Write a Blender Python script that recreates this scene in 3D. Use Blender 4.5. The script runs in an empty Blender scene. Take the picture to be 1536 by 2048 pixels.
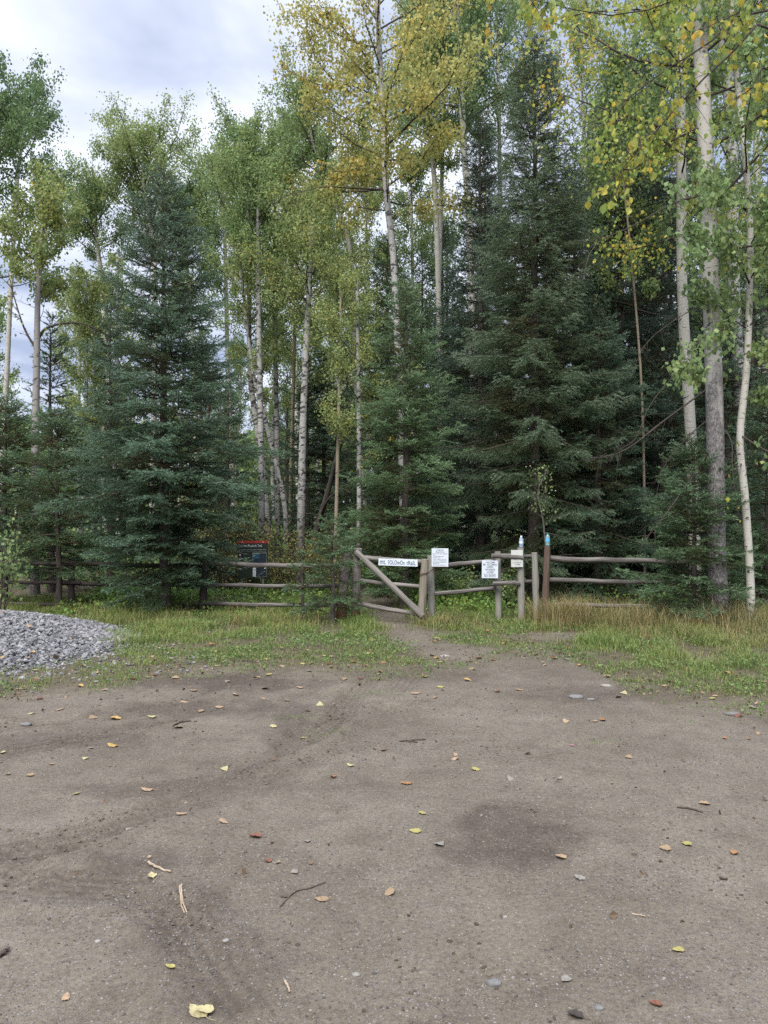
import bpy, math
import numpy as np

# ------------------------------------------------------------------ camera, sky, sun, exposure
sc = bpy.context.scene
EYE = 1.6
FPX = 1539.0            # focal length in photo pixels (photo 1536 x 2048)
HOR = 1045.0            # row of the horizon
cam_d = bpy.data.cameras.new("camera")
cam = bpy.data.objects.new("camera", cam_d)
sc.collection.objects.link(cam)
cam.location = (0, 0, EYE)
cam.rotation_euler = (math.radians(90), 0, 0)
cam_d.sensor_fit = 'AUTO'
cam_d.sensor_width = 36.0
cam_d.lens = FPX / 2048.0 * 36.0
cam_d.shift_y = 21.0 / 2048.0
cam_d.clip_start = 0.05
cam_d.clip_end = 2000
sc.camera = cam

SUN_ELEV, SUN_ROT = math.radians(50), math.radians(200)
world = bpy.data.worlds.new("World")
sc.world = world
world.use_nodes = True
nt = world.node_tree
nt.nodes.clear()
N = nt.nodes.new
out = N('ShaderNodeOutputWorld')
sky = N('ShaderNodeTexSky')
sky.sky_type = 'NISHITA'
sky.sun_disc = False
sky.sun_elevation = SUN_ELEV
sky.sun_rotation = SUN_ROT
bg1 = N('ShaderNodeBackground')
bg1.inputs['Strength'].default_value = 0.10
nt.links.new(sky.outputs[0], bg1.inputs['Color'])
tc = N('ShaderNodeTexCoord')
sep = N('ShaderNodeSeparateXYZ')
nt.links.new(tc.outputs['Generated'], sep.inputs[0])
# overcast deck: directions are projected on a flat layer of cloud
add = N('ShaderNodeMath'); add.operation = 'ADD'; add.inputs[1].default_value = 0.28
mx = N('ShaderNodeMath'); mx.operation = 'MAXIMUM'; mx.inputs[1].default_value = 0.0
nt.links.new(sep.outputs[2], mx.inputs[0])
nt.links.new(mx.outputs[0], add.inputs[0])
dv = N('ShaderNodeVectorMath'); dv.operation = 'DIVIDE'
nt.links.new(tc.outputs['Generated'], dv.inputs[0])
nt.links.new(add.outputs[0], dv.inputs[1])
noi = N('ShaderNodeTexNoise')
noi.inputs['Scale'].default_value = 2.3
noi.inputs['Detail'].default_value = 5
noi.inputs['Roughness'].default_value = 0.5
noi.inputs['Distortion'].default_value = 0.25
mp = N('ShaderNodeMapping'); mp.inputs['Location'].default_value = (2.15, 0.35, 0)
nt.links.new(dv.outputs[0], mp.inputs['Vector'])
nt.links.new(mp.outputs[0], noi.inputs['Vector'])
rmp = N('ShaderNodeValToRGB')
rmp.color_ramp.elements[0].position = 0.40
rmp.color_ramp.elements[0].color = (0.275, 0.32, 0.445, 1)
rmp.color_ramp.elements[1].position = 0.61
rmp.color_ramp.elements[1].color = (0.62, 0.655, 0.755, 1)
nt.links.new(noi.outputs['Fac'], rmp.inputs['Fac'])
# an overcast deck is brightest overhead (CIE overcast sky)
zr = N('ShaderNodeMapRange')
zr.inputs['From Min'].default_value = 0.55
zr.inputs['From Max'].default_value = 1.0
zr.inputs['To Min'].default_value = 1.0
zr.inputs['To Max'].default_value = 4.6
nt.links.new(sep.outputs[2], zr.inputs['Value'])
bg2 = N('ShaderNodeBackground')
nt.links.new(rmp.outputs['Color'], bg2.inputs['Color'])
nt.links.new(zr.outputs[0], bg2.inputs['Strength'])
mix = N('ShaderNodeMixShader'); mix.inputs[0].default_value = 0.93
nt.links.new(bg1.outputs[0], mix.inputs[1])
nt.links.new(bg2.outputs[0], mix.inputs[2])
nt.links.new(mix.outputs[0], out.inputs['Surface'])

sun_d = bpy.data.lights.new("sun", 'SUN')
sun_d.energy = 2.6
sun_d.angle = math.radians(32)
sun_d.color = (1.0, 0.965, 0.91)
sun = bpy.data.objects.new("sun", sun_d)
sc.collection.objects.link(sun)
# light travels from behind the camera, from the left
sun.rotation_euler = (math.radians(90) - SUN_ELEV, 0, math.radians(-20))
sun.location = (-5, -12, 18)

sc.view_settings.view_transform = 'Standard'
sc.view_settings.look = 'None'
sc.view_settings.gamma = 1.0
sc.view_settings.exposure = 0.85
sc.cycles.max_bounces = 6
sc.cycles.diffuse_bounces = 3
sc.cycles.glossy_bounces = 2
sc.cycles.transmission_bounces = 4
sc.cycles.transparent_max_bounces = 8
sc.cycles.use_adaptive_sampling = True
sc.cycles.adaptive_threshold = 0.006
sc.cycles.use_denoising = False
sc.cycles.denoiser = 'OPENIMAGEDENOISE'
sc.cycles.denoising_input_passes = 'RGB_ALBEDO_NORMAL'
sc.cycles.sample_clamp_indirect = 4.0

col = sc.collection
PI = math.pi


# ------------------------------------------------------------------ helpers
def P(px, py, Y):
    """photo pixel + distance -> world point"""
    return np.array([(px - 768.0) / FPX * Y, Y, EYE + (HOR - py) / FPX * Y])


def G(px, py):
    """photo pixel on the flat ground -> (x, y)"""
    Y = EYE * FPX / (py - HOR)
    return np.array([(px - 768.0) / FPX * Y, Y])


def hsh(ix, iy, s):
    h = (ix.astype(np.int64) * 374761393 + iy.astype(np.int64) * 668265263 + s * 1442695041) & 0xFFFFFFFF
    h = ((h ^ (h >> 13)) * 1274126177) & 0xFFFFFFFF
    return ((h ^ (h >> 16)) & 0xFFFF) / 65535.0


def vn(x, y, scale, s=0):
    x = np.asarray(x, float) * scale; y = np.asarray(y, float) * scale
    ix = np.floor(x); iy = np.floor(y)
    fx = x - ix; fy = y - iy
    fx = fx * fx * (3 - 2 * fx); fy = fy * fy * (3 - 2 * fy)
    a = hsh(ix, iy, s); b = hsh(ix + 1, iy, s); c = hsh(ix, iy + 1, s); d = hsh(ix + 1, iy + 1, s)
    return (a * (1 - fx) + b * fx) * (1 - fy) + (c * (1 - fx) + d * fx) * fy


def fbm(x, y, scale, s=0, o=4):
    t = 0; a = 0.5; w = 0
    for k in range(o):
        t = t + a * vn(x, y, scale * 2 ** k, s + 17 * k); w += a; a *= 0.5
    return t / w


def nrm(v):
    return v / np.maximum(np.linalg.norm(v, axis=-1, keepdims=True), 1e-9)


class MB:
    """collects numpy geometry and links it as ONE mesh object"""

    def __init__(self):
        self.V = []; self.F = []; self.n = 0

    def add(self, V, F, mat=0, uv=None, att=None, smooth=False):
        V = np.asarray(V, float).reshape(-1, 3)
        F = np.asarray(F, np.int64)
        if att is None:
            att = np.zeros(len(V))
        else:
            att = np.broadcast_to(np.asarray(att, float), (len(V),))
        self.V.append((V, att))
        self.F.append((F + self.n, mat, uv, smooth))
        self.n += len(V)

    def build(self, name, mats, parent=None, loc=None):
        me = bpy.data.meshes.new(name)
        V = np.concatenate([v for v, a in self.V]); A = np.concatenate([a for v, a in self.V])
        if loc is not None:
            V = V - np.asarray(loc, float)
        loops = np.concatenate([f.ravel() for f, m, u, s in self.F])
        tot = np.concatenate([np.full(len(f), f.shape[1]) for f, m, u, s in self.F])
        mi = np.concatenate([np.full(len(f), m) for f, m, u, s in self.F])
        sm = np.concatenate([np.full(len(f), s) for f, m, u, s in self.F])
        st = np.concatenate([[0], np.cumsum(tot)[:-1]])
        me.vertices.add(len(V)); me.vertices.foreach_set('co', V.astype(np.float32).ravel())
        me.loops.add(len(loops)); me.loops.foreach_set('vertex_index', loops.astype(np.int32))
        me.polygons.add(len(tot)); me.polygons.foreach_set('loop_start', st.astype(np.int32))
        me.polygons.foreach_set('material_index', mi.astype(np.int32))
        me.polygons.foreach_set('use_smooth', sm.astype(bool))
        if any(u is not None for f, m, u, s in self.F):
            uv = np.concatenate([(u if u is not None else np.zeros((f.size, 2))) for f, m, u, s in self.F])
            lay = me.uv_layers.new(name='UVMap')
            lay.data.foreach_set('uv', uv.astype(np.float32).ravel())
        if np.any(A != 0):
            at = me.attributes.new('tint', 'FLOAT', 'POINT')
            at.data.foreach_set('value', A.astype(np.float32))
        for m in (mats if isinstance(mats, (list, tuple)) else [mats]):
            me.materials.append(m)
        me.update(calc_edges=True)
        o = bpy.data.objects.new(name, me)
        col.objects.link(o)
        if parent is not None:
            o.parent = parent
        elif loc is not None:
            o.location = tuple(loc)
        return o


def tag(o, label, cat, group=None, kind=None):
    o['label'] = label; o['category'] = cat
    if group: o['group'] = group
    if kind: o['kind'] = kind
    return o


def thing(name, label, cat, loc, group=None):
    o = bpy.data.objects.new(name, None)
    o.empty_display_size = 0.2
    col.objects.link(o)
    o.location = tuple(float(a) for a in loc)
    return tag(o, label, cat, group)


def copy_tree(root, loc, rz, scale, label=None, group=None):
    r = root.copy(); col.objects.link(r)
    r.location = loc; r.rotation_euler = (0, 0, rz); r.scale = scale
    if label: r['label'] = label
    if group: r['group'] = group
    for ch in list(root.children):
        c = ch.copy(); col.objects.link(c); c.parent = r
    return r


def tubes(mb, PP, RR, sides=5, mat=0, att=None, lump=0.0, rng=None, cap=False):
    """N polylines of K points -> tubes, all at once. UV: u round the tube, v along it, in metres"""
    PP = np.asarray(PP, float); RR = np.asarray(RR, float)
    n, k, _ = PP.shape
    T = np.gradient(PP, axis=1); T = nrm(T)
    mean = nrm(PP[:, -1] - PP[:, 0])[:, None, :]
    ref = np.where(np.abs(mean[..., 2:3]) < 0.75, np.array([0, 0, 1.0]), np.array([0, 1.0, 0]))
    n1 = nrm(np.cross(T, ref)); n2 = np.cross(T, n1)
    a = np.arange(sides) / sides * 2 * PI
    r = RR[:, :, None] * np.ones(sides)
    if lump and rng is not None:
        r = r * (1 + lump * (rng.random((n, k, sides)) - 0.5))
    V = PP[:, :, None, :] + r[..., None] * (np.cos(a)[None, None, :, None] * n1[:, :, None, :] + np.sin(a)[None, None, :, None] * n2[:, :, None, :])
    base = (np.arange(n) * k * sides)[:, None, None]
    i = (np.arange(k - 1) * sides)[None, :, None]
    j = np.arange(sides)[None, None, :]; j2 = (j + 1) % sides
    F = np.stack([base + i + j, base + i + j2, base + i + sides + j2, base + i + sides + j], -1).reshape(-1, 4)
    seg = np.linalg.norm(np.diff(PP, axis=1), axis=-1)
    vv = np.concatenate([np.zeros((n, 1)), np.cumsum(seg, 1)], 1)
    rm = RR.mean(1)[:, None, None]
    u0 = (j / sides) * 2 * PI * rm + 0 * i; u1 = ((j + 1) / sides) * 2 * PI * rm + 0 * i
    v0 = vv[:, :-1, None] + 0 * j; v1 = vv[:, 1:, None] + 0 * j
    uv = np.stack([np.stack([u0, v0], -1), np.stack([u1, v0], -1), np.stack([u1, v1], -1), np.stack([u0, v1], -1)], 3).reshape(-1, 2)
    A = None
    if att is not None:
        A = np.repeat(np.asarray(att, float), k * sides)
    mb.add(V.reshape(-1, 3), F, mat, uv, A, smooth=True)
    if cap:
        for e in (0, k - 1):
            ring = V[:, e]                                  # n, sides, 3
            c = ring.mean(1, keepdims=True)
            VV = np.concatenate([ring, c], 1)
            b = (np.arange(n) * (sides + 1))[:, None]
            jj = np.arange(sides)[None]
            f = np.stack([b + jj, b + (jj + 1) % sides, b + sides + 0 * jj], -1)
            if e == 0: f = f[..., ::-1]
            uvc = np.tile(np.array([[0, 0], [0.01, 0], [0, 0.01]]), (f.reshape(-1, 3).shape[0], 1))
            mb.add(VV.reshape(-1, 3), f.reshape(-1, 3), mat + (1 if cap == 2 else 0), uvc)


def spline(pts, k):
    """Catmull-Rom through the points, resampled to k"""
    p = np.asarray(pts, float)
    p = np.concatenate([[2 * p[0] - p[1]], p, [2 * p[-1] - p[-2]]])
    m = len(p) - 3
    t = np.linspace(0, m - 1e-6, k)
    i = t.astype(int); f = (t - i)[:, None]
    a, b, c, d = p[i], p[i + 1], p[i + 2], p[i + 3]
    return 0.5 * (2 * b + (c - a) * f + (2 * a - 5 * b + 4 * c - d) * f ** 2 + (3 * b - a - 3 * c + d) * f ** 3)


def box(mb, c, s, mat=0, rot=None):
    c = np.asarray(c, float); s = np.asarray(s, float) / 2
    V = np.array([[x, y, z] for x in (-1, 1) for y in (-1, 1) for z in (-1, 1)], float) * s
    if rot is not None: V = V @ np.asarray(rot).T
    F = [[0, 1, 3, 2], [4, 6, 7, 5], [0, 4, 5, 1], [2, 3, 7, 6], [0, 2, 6, 4], [1, 5, 7, 3]]
    mb.add(V + c, F, mat)


def lathe(mb, prof, c, sides=20, mat=0):
    """profile [(r, z)] revolved about the vertical through c"""
    a = np.arange(sides) / sides * 2 * PI
    V = np.array([[r * math.cos(t), r * math.sin(t), z] for r, z in prof for t in a]) + np.asarray(c)
    k = len(prof)
    F = [[i * sides + j, i * sides + (j + 1) % sides, (i + 1) * sides + (j + 1) % sides, (i + 1) * sides + j] for i in range(k - 1) for j in range(sides)]
    mb.add(V, F, mat, smooth=True)


# ------------------------------------------------------------------ materials
def mat_new(name):
    m = bpy.data.materials.new(name); m.use_nodes = True
    t = m.node_tree; t.nodes.clear()
    o = t.nodes.new('ShaderNodeOutputMaterial')
    return m, t, o


def ramp(t, stops, interp='LINEAR'):
    r = t.nodes.new('ShaderNodeValToRGB')
    cr = r.color_ramp; cr.interpolation = interp
    while len(cr.elements) < len(stops): cr.elements.new(0.5)
    for e, (p, c) in zip(cr.elements, stops):
        e.position = p; e.color = (*c, 1)
    return r


def ramp_out(t, f, stops):
    r = ramp(t, stops); t.links.new(f, r.inputs['Fac']); return r.outputs[0]


def math_node(t, op, a=None, b=None):
    n = t.nodes.new('ShaderNodeMath'); n.operation = op
    for i, v in enumerate((a, b)):
        if v is None: continue
        if hasattr(v, 'links'): t.links.new(v, n.inputs[i])
        else: n.inputs[i].default_value = v
    return n.outputs[0]


def mixc(t, fac, a, b, mode='MIX'):
    n = t.nodes.new('ShaderNodeMix'); n.data_type = 'RGBA'; n.blend_type = mode
    for s, v in ((n.inputs[0], fac), (n.inputs[6], a), (n.inputs[7], b)):
        if hasattr(v, 'links'): t.links.new(v, s)
        elif isinstance(v, tuple): s.default_value = (*v, 1)
        else: s.default_value = v
    return n.outputs[2]


def noise(t, vec, scale, detail=3, rough=0.55, dist=0.0):
    n = t.nodes.new('ShaderNodeTexNoise')
    n.inputs['Scale'].default_value = scale; n.inputs['Detail'].default_value = detail
    n.inputs['Roughness'].default_value = rough; n.inputs['Distortion'].default_value = dist
    if vec is not None: t.links.new(vec, n.inputs['Vector'])
    return n.outputs['Fac']


def mapping(t, vec, scale):
    n = t.nodes.new('ShaderNodeMapping'); n.inputs['Scale'].default_value = scale
    t.links.new(vec, n.inputs['Vector'])
    return n.outputs[0]


def coord(t, which='Object'):
    return t.nodes.new('ShaderNodeTexCoord').outputs[which]


def bsdf(t, o, colr, rough=0.7, spec=0.3, bump=None, bstr=0.3, bdist=0.01, metallic=0):
    b = t.nodes.new('ShaderNodeBsdfPrincipled')
    if hasattr(colr, 'links'): t.links.new(colr, b.inputs['Base Color'])
    else: b.inputs['Base Color'].default_value = (*colr, 1)
    b.inputs['Roughness'].default_value = rough
    b.inputs['Specular IOR Level'].default_value = spec
    b.inputs['Metallic'].default_value = metallic
    if bump is not None:
        bn = t.nodes.new('ShaderNodeBump'); bn.inputs['Strength'].default_value = bstr; bn.inputs['Distance'].default_value = bdist
        t.links.new(bump, bn.inputs['Height']); t.links.new(bn.outputs[0], b.inputs['Normal'])
    if o is not None: t.links.new(b.outputs[0], o.inputs['Surface'])
    return b


def leaf_mat(name, stops, transl=0.5, spread=0.45, rough=0.5, spec=0.25):
    """leaf colour from the twig's own tint (clumps) and a random value per leaf"""
    m, t, o = mat_new(name)
    geo = t.nodes.new('ShaderNodeNewGeometry')
    at = t.nodes.new('ShaderNodeAttribute'); at.attribute_name = 'tint'
    f = math_node(t, 'ADD', math_node(t, 'MULTIPLY', at.outputs['Fac'], 1 - spread), math_node(t, 'MULTIPLY', geo.outputs['Random Per Island'], spread))
    r = ramp(t, stops); t.links.new(f, r.inputs['Fac'])
    # small brightness scatter from leaf to leaf
    k = math_node(t, 'FRACT', math_node(t, 'MULTIPLY', geo.outputs['Random Per Island'], 37.0))
    src = r.outputs[0]
    if name == 'leaves_yellow_near':
        sn = noise(t, coord(t), 55, 3, 0.6)
        src = mixc(t, ramp_out(t, sn, [(0.58, (0, 0, 0)), (0.72, (0.85, 0.85, 0.85))]), src, (0.16, 0.10, 0.03))
        sn2 = noise(t, coord(t), 22, 3, 0.6)
        src = mixc(t, ramp_out(t, sn2, [(0.42, (0, 0, 0)), (0.62, (0.32, 0.32, 0.32))]), src, (0.15, 0.23, 0.05))
    hv = t.nodes.new('ShaderNodeHueSaturation')
    t.links.new(src, hv.inputs['Color'])
    t.links.new(math_node(t, 'ADD', math_node(t, 'MULTIPLY', k, 0.65), 0.86), hv.inputs['Value'])
    b = bsdf(t, None, hv.outputs[0], rough, spec)
    tr = t.nodes.new('ShaderNodeBsdfTranslucent'); t.links.new(hv.outputs[0], tr.inputs['Color'])
    mx = t.nodes.new('ShaderNodeMixShader'); mx.inputs[0].default_value = transl
    t.links.new(b.outputs[0], mx.inputs[1]); t.links.new(tr.outputs[0], mx.inputs[2])
    t.links.new(mx.outputs[0], o.inputs['Surface'])
    return m


def plain(name, c, rough=0.6, spec=0.3, metallic=0, var=0.12, scale=25):
    m, t, o = mat_new(name)
    f = noise(t, coord(t), scale, 4)
    lo = tuple(x * (1 - var) for x in c); hi = tuple(min(1, x * (1 + var)) for x in c)
    r = ramp(t, [(0.3, lo), (0.7, hi)]); t.links.new(f, r.inputs['Fac'])
    bsdf(t, o, r.outputs[0], rough, spec, metallic=metallic)
    return m


def aspen_bark(name, pale, dark, lowdark=1.6, lowcol=(0.10, 0.09, 0.08), knots=0.5):
    """pale smooth bark with dark horizontal marks; rough grey bark near the foot"""
    m, t, o = mat_new(name)
    uvc = coord(t, 'UV'); ob = coord(t, 'Object')
    n1 = noise(t, mapping(t, uvc, (5, 36, 1)), 1.0, 3, 0.6)
    marks = ramp(t, [(0.63, (0, 0, 0)), (0.69, (1, 1, 1))]); t.links.new(n1, marks.inputs['Fac'])
    n2 = noise(t, mapping(t, uvc, (5, 9, 1)), 1.0, 4, 0.65, 0.6)
    kn = ramp(t, [(0.62 - 0.06 * knots, (0, 0, 0)), (0.66 - 0.04 * knots, (1, 1, 1))]); t.links.new(n2, kn.inputs['Fac'])
    blot = noise(t, mapping(t, uvc, (4, 2, 1)), 1.0, 5, 0.6)
    basec = mixc(t, blot, tuple(0.68 * x for x in pale), pale)
    c1 = mixc(t, math_node(t, 'MULTIPLY', marks.outputs[0], 0.75), basec, dark)
    c2 = mixc(t, math_node(t, 'MULTIPLY', kn.outputs[0], 0.9), c1, dark)
    sp = t.nodes.new('ShaderNodeSeparateXYZ'); t.links.new(ob, sp.inputs[0])
    nz = noise(t, mapping(t, uvc, (6, 2.2, 1)), 1.0, 5, 0.65)
    g = math_node(t, 'SUBTRACT', math_node(t, 'ADD', math_node(t, 'MULTIPLY', nz, 2.6 * max(lowdark, 0.4) / 1.6), lowdark - 1.3), sp.outputs[2])
    gm = t.nodes.new('ShaderNodeMapRange'); gm.inputs['From Min'].default_value = -0.35; gm.inputs['From Max'].default_value = 0.55
    t.links.new(g, gm.inputs['Value'])
    rb = noise(t, mapping(t, uvc, (34, 16, 1)), 1.0, 6, 0.75)
    rbr = ramp(t, [(0.36, tuple(0.35 * x for x in lowcol)), (0.5, lowcol), (0.64, tuple(2.1 * x for x in lowcol))]); t.links.new(rb, rbr.inputs['Fac'])
    rbc = rbr.outputs[0]
    c3 = mixc(t, gm.outputs[0], c2, rbc)
    h = math_node(t, 'ADD', rb, math_node(t, 'MULTIPLY', n1, -0.4))
    bsdf(t, o, c3, 0.8, 0.15, h, 0.5, 0.012)
    return m


def fur_bark(name, a, b, su=(22, 6)):
    m, t, o = mat_new(name)
    uvc = coord(t, 'UV')
    n = noise(t, mapping(t, uvc, (su[0], su[1], 1)), 1.0, 6, 0.7)
    r = ramp(t, [(0.3, a), (0.7, b)]); t.links.new(n, r.inputs['Fac'])
    bsdf(t, o, r.outputs[0], 0.9, 0.1, n, 0.7, 0.02)
    return m


def old_wood(name, a, b, c, grain=70, footcol=None):
    """weathered timber, grain along v; optional stain towards the foot of a post"""
    m, t, o = mat_new(name)
    uvc = coord(t, 'UV'); ob = coord(t, 'Object')
    g = noise(t, mapping(t, uvc, (grain, 2.2, 1)), 1.0, 6, 0.7, 0.4)
    blot = noise(t, mapping(t, uvc, (9, 4, 1)), 1.0, 5, 0.6)
    r = ramp(t, [(0.30, a), (0.52, b), (0.72, c)]); t.links.new(g, r.inputs['Fac'])
    c1 = mixc(t, math_node(t, 'MULTIPLY', blot, 0.5), r.outputs[0], a)
    ck = noise(t, mapping(t, uvc, (40, 1.2, 1)), 1.0, 2, 0.5, 0.8)
    cr = ramp(t, [(0.63, (0, 0, 0)), (0.68, (1, 1, 1))]); t.links.new(ck, cr.inputs['Fac'])
    c2 = mixc(t, math_node(t, 'MULTIPLY', cr.outputs[0], 0.75), c1, (0.03, 0.026, 0.022))
    if footcol:
        sp = t.nodes.new('ShaderNodeSeparateXYZ'); t.links.new(ob, sp.inputs[0])
        z = math_node(t, 'SUBTRACT', 0.55, math_node(t, 'ADD', sp.outputs[2], math_node(t, 'MULTIPLY', blot, 0.3)))
        mr = t.nodes.new('ShaderNodeMapRange'); mr.inputs['From Min'].default_value = -0.1; mr.inputs['From Max'].default_value = 0.25
        t.links.new(z, mr.inputs['Value'])
        c2 = mixc(t, mr.outputs[0], c2, footcol)
    h = math_node(t, 'SUBTRACT', g, math_node(t, 'MULTIPLY', cr.outputs[0], 0.8))
    bsdf(t, o, c2, 0.85, 0.15, h, 0.6, 0.006)
    return m


def needle_mat(name, inner, outer, young, transl=0.15):
    m, t, o = mat_new(name)
    geo = t.nodes.new('ShaderNodeNewGeometry')
    at = t.nodes.new('ShaderNodeAttribute'); at.attribute_name = 'tint'
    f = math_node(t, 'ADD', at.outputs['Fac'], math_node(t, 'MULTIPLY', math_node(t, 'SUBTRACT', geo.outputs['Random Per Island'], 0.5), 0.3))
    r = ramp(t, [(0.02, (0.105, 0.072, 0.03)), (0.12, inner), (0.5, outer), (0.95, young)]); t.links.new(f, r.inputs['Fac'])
    k = math_node(t, 'FRACT', math_node(t, 'MULTIPLY', geo.outputs['Random Per Island'], 41.0))
    hv = t.nodes.new('ShaderNodeHueSaturation'); t.links.new(r.outputs[0], hv.inputs['Color'])
    t.links.new(math_node(t, 'ADD', math_node(t, 'MULTIPLY', k, 0.7), 0.65), hv.inputs['Value'])
    b = bsdf(t, None, hv.outputs[0], 0.45, 0.35)
    tr = t.nodes.new('ShaderNodeBsdfTranslucent'); t.links.new(hv.outputs[0], tr.inputs['Color'])
    mx = t.nodes.new('ShaderNodeMixShader'); mx.inputs[0].default_value = transl
    t.links.new(b.outputs[0], mx.inputs[1]); t.links.new(tr.outputs[0], mx.inputs[2])
    t.links.new(mx.outputs[0], o.inputs['Surface'])
    return m


M = {}
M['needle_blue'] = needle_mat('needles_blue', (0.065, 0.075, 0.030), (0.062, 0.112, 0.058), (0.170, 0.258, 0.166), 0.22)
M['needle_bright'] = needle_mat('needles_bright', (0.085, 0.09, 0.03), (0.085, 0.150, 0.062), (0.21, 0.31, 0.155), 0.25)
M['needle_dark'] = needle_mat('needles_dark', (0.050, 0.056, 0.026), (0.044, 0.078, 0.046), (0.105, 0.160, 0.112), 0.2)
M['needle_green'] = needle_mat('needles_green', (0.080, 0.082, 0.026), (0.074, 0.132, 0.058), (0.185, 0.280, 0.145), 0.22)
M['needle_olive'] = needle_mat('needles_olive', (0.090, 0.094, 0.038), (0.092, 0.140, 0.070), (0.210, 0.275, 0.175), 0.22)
M['spruce_bark'] = fur_bark('spruce_bark', (0.030, 0.024, 0.020), (0.13, 0.11, 0.095))
M['twig_dark'] = fur_bark('twig_bark', (0.030, 0.025, 0.021), (0.11, 0.09, 0.075), (40, 20))
M['twig_pale'] = fur_bark('pale_twig_bark', (0.10, 0.09, 0.075), (0.26, 0.24, 0.205), (30, 14))
M['bark_white'] = aspen_bark('aspen_bark_white', (0.51, 0.485, 0.415), (0.035, 0.03, 0.028), 0.7, knots=0.25)
M['bark_big'] = aspen_bark('aspen_bark_old', (0.45, 0.425, 0.375), (0.05, 0.04, 0.036), 2.9, (0.15, 0.14, 0.13), 0.3)
M['bark_birch'] = aspen_bark('aspen_bark_marked', (0.40, 0.388, 0.355), (0.022, 0.02, 0.02), 1.6, (0.10, 0.09, 0.08), 1.8)
M['bark_grey'] = aspen_bark('aspen_bark_grey', (0.30, 0.28, 0.25), (0.05, 0.04, 0.038), 2.4, (0.10, 0.09, 0.08), 0.6)
M['bark_tan'] = aspen_bark('aspen_bark_tan', (0.34, 0.28, 0.20), (0.07, 0.05, 0.04), 1.0, (0.15, 0.12, 0.09), 0.2)
G1, G2, G3 = (0.130, 0.200, 0.082), (0.185, 0.255, 0.096), (0.260, 0.305, 0.110)
Y1, Y2, Y3 = (0.36, 0.33, 0.05), (0.50, 0.36, 0.045), (0.60, 0.36, 0.05)
BR = (0.34, 0.17, 0.04)
M['leaf_green'] = leaf_mat('leaves_green', [(0.0, G1), (0.5, G2), (0.80, G3), (0.97, Y1)])
M['leaf_deep'] = leaf_mat('leaves_deep_green', [(0.0, (0.075, 0.13, 0.055)), (0.5, (0.115, 0.175, 0.068)), (0.9, G2), (1.0, G3)])
M['leaf_mixed'] = leaf_mat('leaves_turning', [(0.0, G2), (0.45, (0.22, 0.275, 0.10)), (0.75, (0.30, 0.305, 0.10)), (0.93, (0.37, 0.33, 0.07)), (1.0, Y2)])
M['leaf_gold'] = leaf_mat('leaves_gold', [(0.0, (0.24, 0.28, 0.09)), (0.4, (0.33, 0.325, 0.10)), (0.75, (0.41, 0.345, 0.095)), (0.94, (0.47, 0.345, 0.06)), (1.0, Y3)])
M['leaf_near'] = leaf_mat('leaves_yellow_near', [(0.0, (0.13, 0.21, 0.055)), (0.40, (0.22, 0.28, 0.06)), (0.62, (0.36, 0.35, 0.06)), (0.85, (0.50, 0.36, 0.05)), (1.0, (0.50, 0.27, 0.04))], 0.45)
M['leaf_brown'] = leaf_mat('leaves_brownish', [(0.0, (0.10, 0.13, 0.04)), (0.4, (0.16, 0.16, 0.055)), (0.7, (0.24, 0.20, 0.07)), (1.0, (0.26, 0.15, 0.05))], 0.25)
M['leaf_bright'] = leaf_mat('leaves_bright', [(0.0, (0.075, 0.15, 0.038)), (0.5, (0.13, 0.215, 0.05)), (0.85, (0.22, 0.275, 0.06)), (1.0, (0.30, 0.30, 0.07))], 0.4)

# ------------------------------------------------------------------ ground
BX = np.array([-60, -9, -6, -3.54, -3.09, -2.4, -1.7, -0.9, -0.38, 0.48, 1.45, 2.1, 2.35, 2.9, 3.28, 5, 9, 60])
BY = np.array([5.2, 5.4, 6.2, 7.15, 7.75, 8.5, 9.05, 8.9, 8.6, 9.0, 9.7, 9.3, 7.85, 7.15, 6.6, 5.6, 5.0, 5.0])
PATH = np.array([(0.9, 9.2), (0.50, 10.4), (0.25, 11.6), (0.12, 12.6), (0.0, 14.0), (-0.15, 16.0), (-0.5, 19.0), (-1.5, 23)])


def dist_poly(x, y, poly):
    d = np.full(np.shape(x), 1e9)
    for (ax, ay), (bx, by) in zip(poly[:-1], poly[1:]):
        ex, ey = bx - ax, by - ay
        t = np.clip(((x - ax) * ex + (y - ay) * ey) / (ex * ex + ey * ey), 0, 1)
        d = np.minimum(d, np.hypot(x - ax - t * ex, y - ay - t * ey))
    return d


def ss(a, b, x):
    t = np.clip((x - a) / (b - a), 0, 1)
    return t * t * (3 - 2 * t)


def grass_amount(x, y):
    x = np.asarray(x, float); y = np.asarray(y, float)
    e = y - np.interp(x, BX, BY) + 1.9 * (fbm(x, y, 1.5, 5) - 0.5) + 0.35
    g = ss(-0.95, 1.0, e)
    d = dist_poly(x, y, PATH) + 0.5 * (fbm(x, y, 2.2, 9) - 0.5)
    g = g * (1 - 0.93 * (1 - ss(0.14, 0.55, d)))
    q = np.hypot((x - 2.35) / 0.75, (y - 10.75) / 0.55) + 0.5 * (fbm(x, y, 2.5, 12) - 0.5)
    g = g * (1 - 0.85 * (1 - ss(0.45, 1.0, q)))
    # bare stretch in front of the gate
    q = np.hypot((x - 1.3) / 1.6, (y - 9.6) / 0.9) + 0.6 * (fbm(x, y, 2.0, 31) - 0.5)
    g = g * (1 - 0.12 * (1 - ss(0.4, 1.1, q)))
    return g


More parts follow.
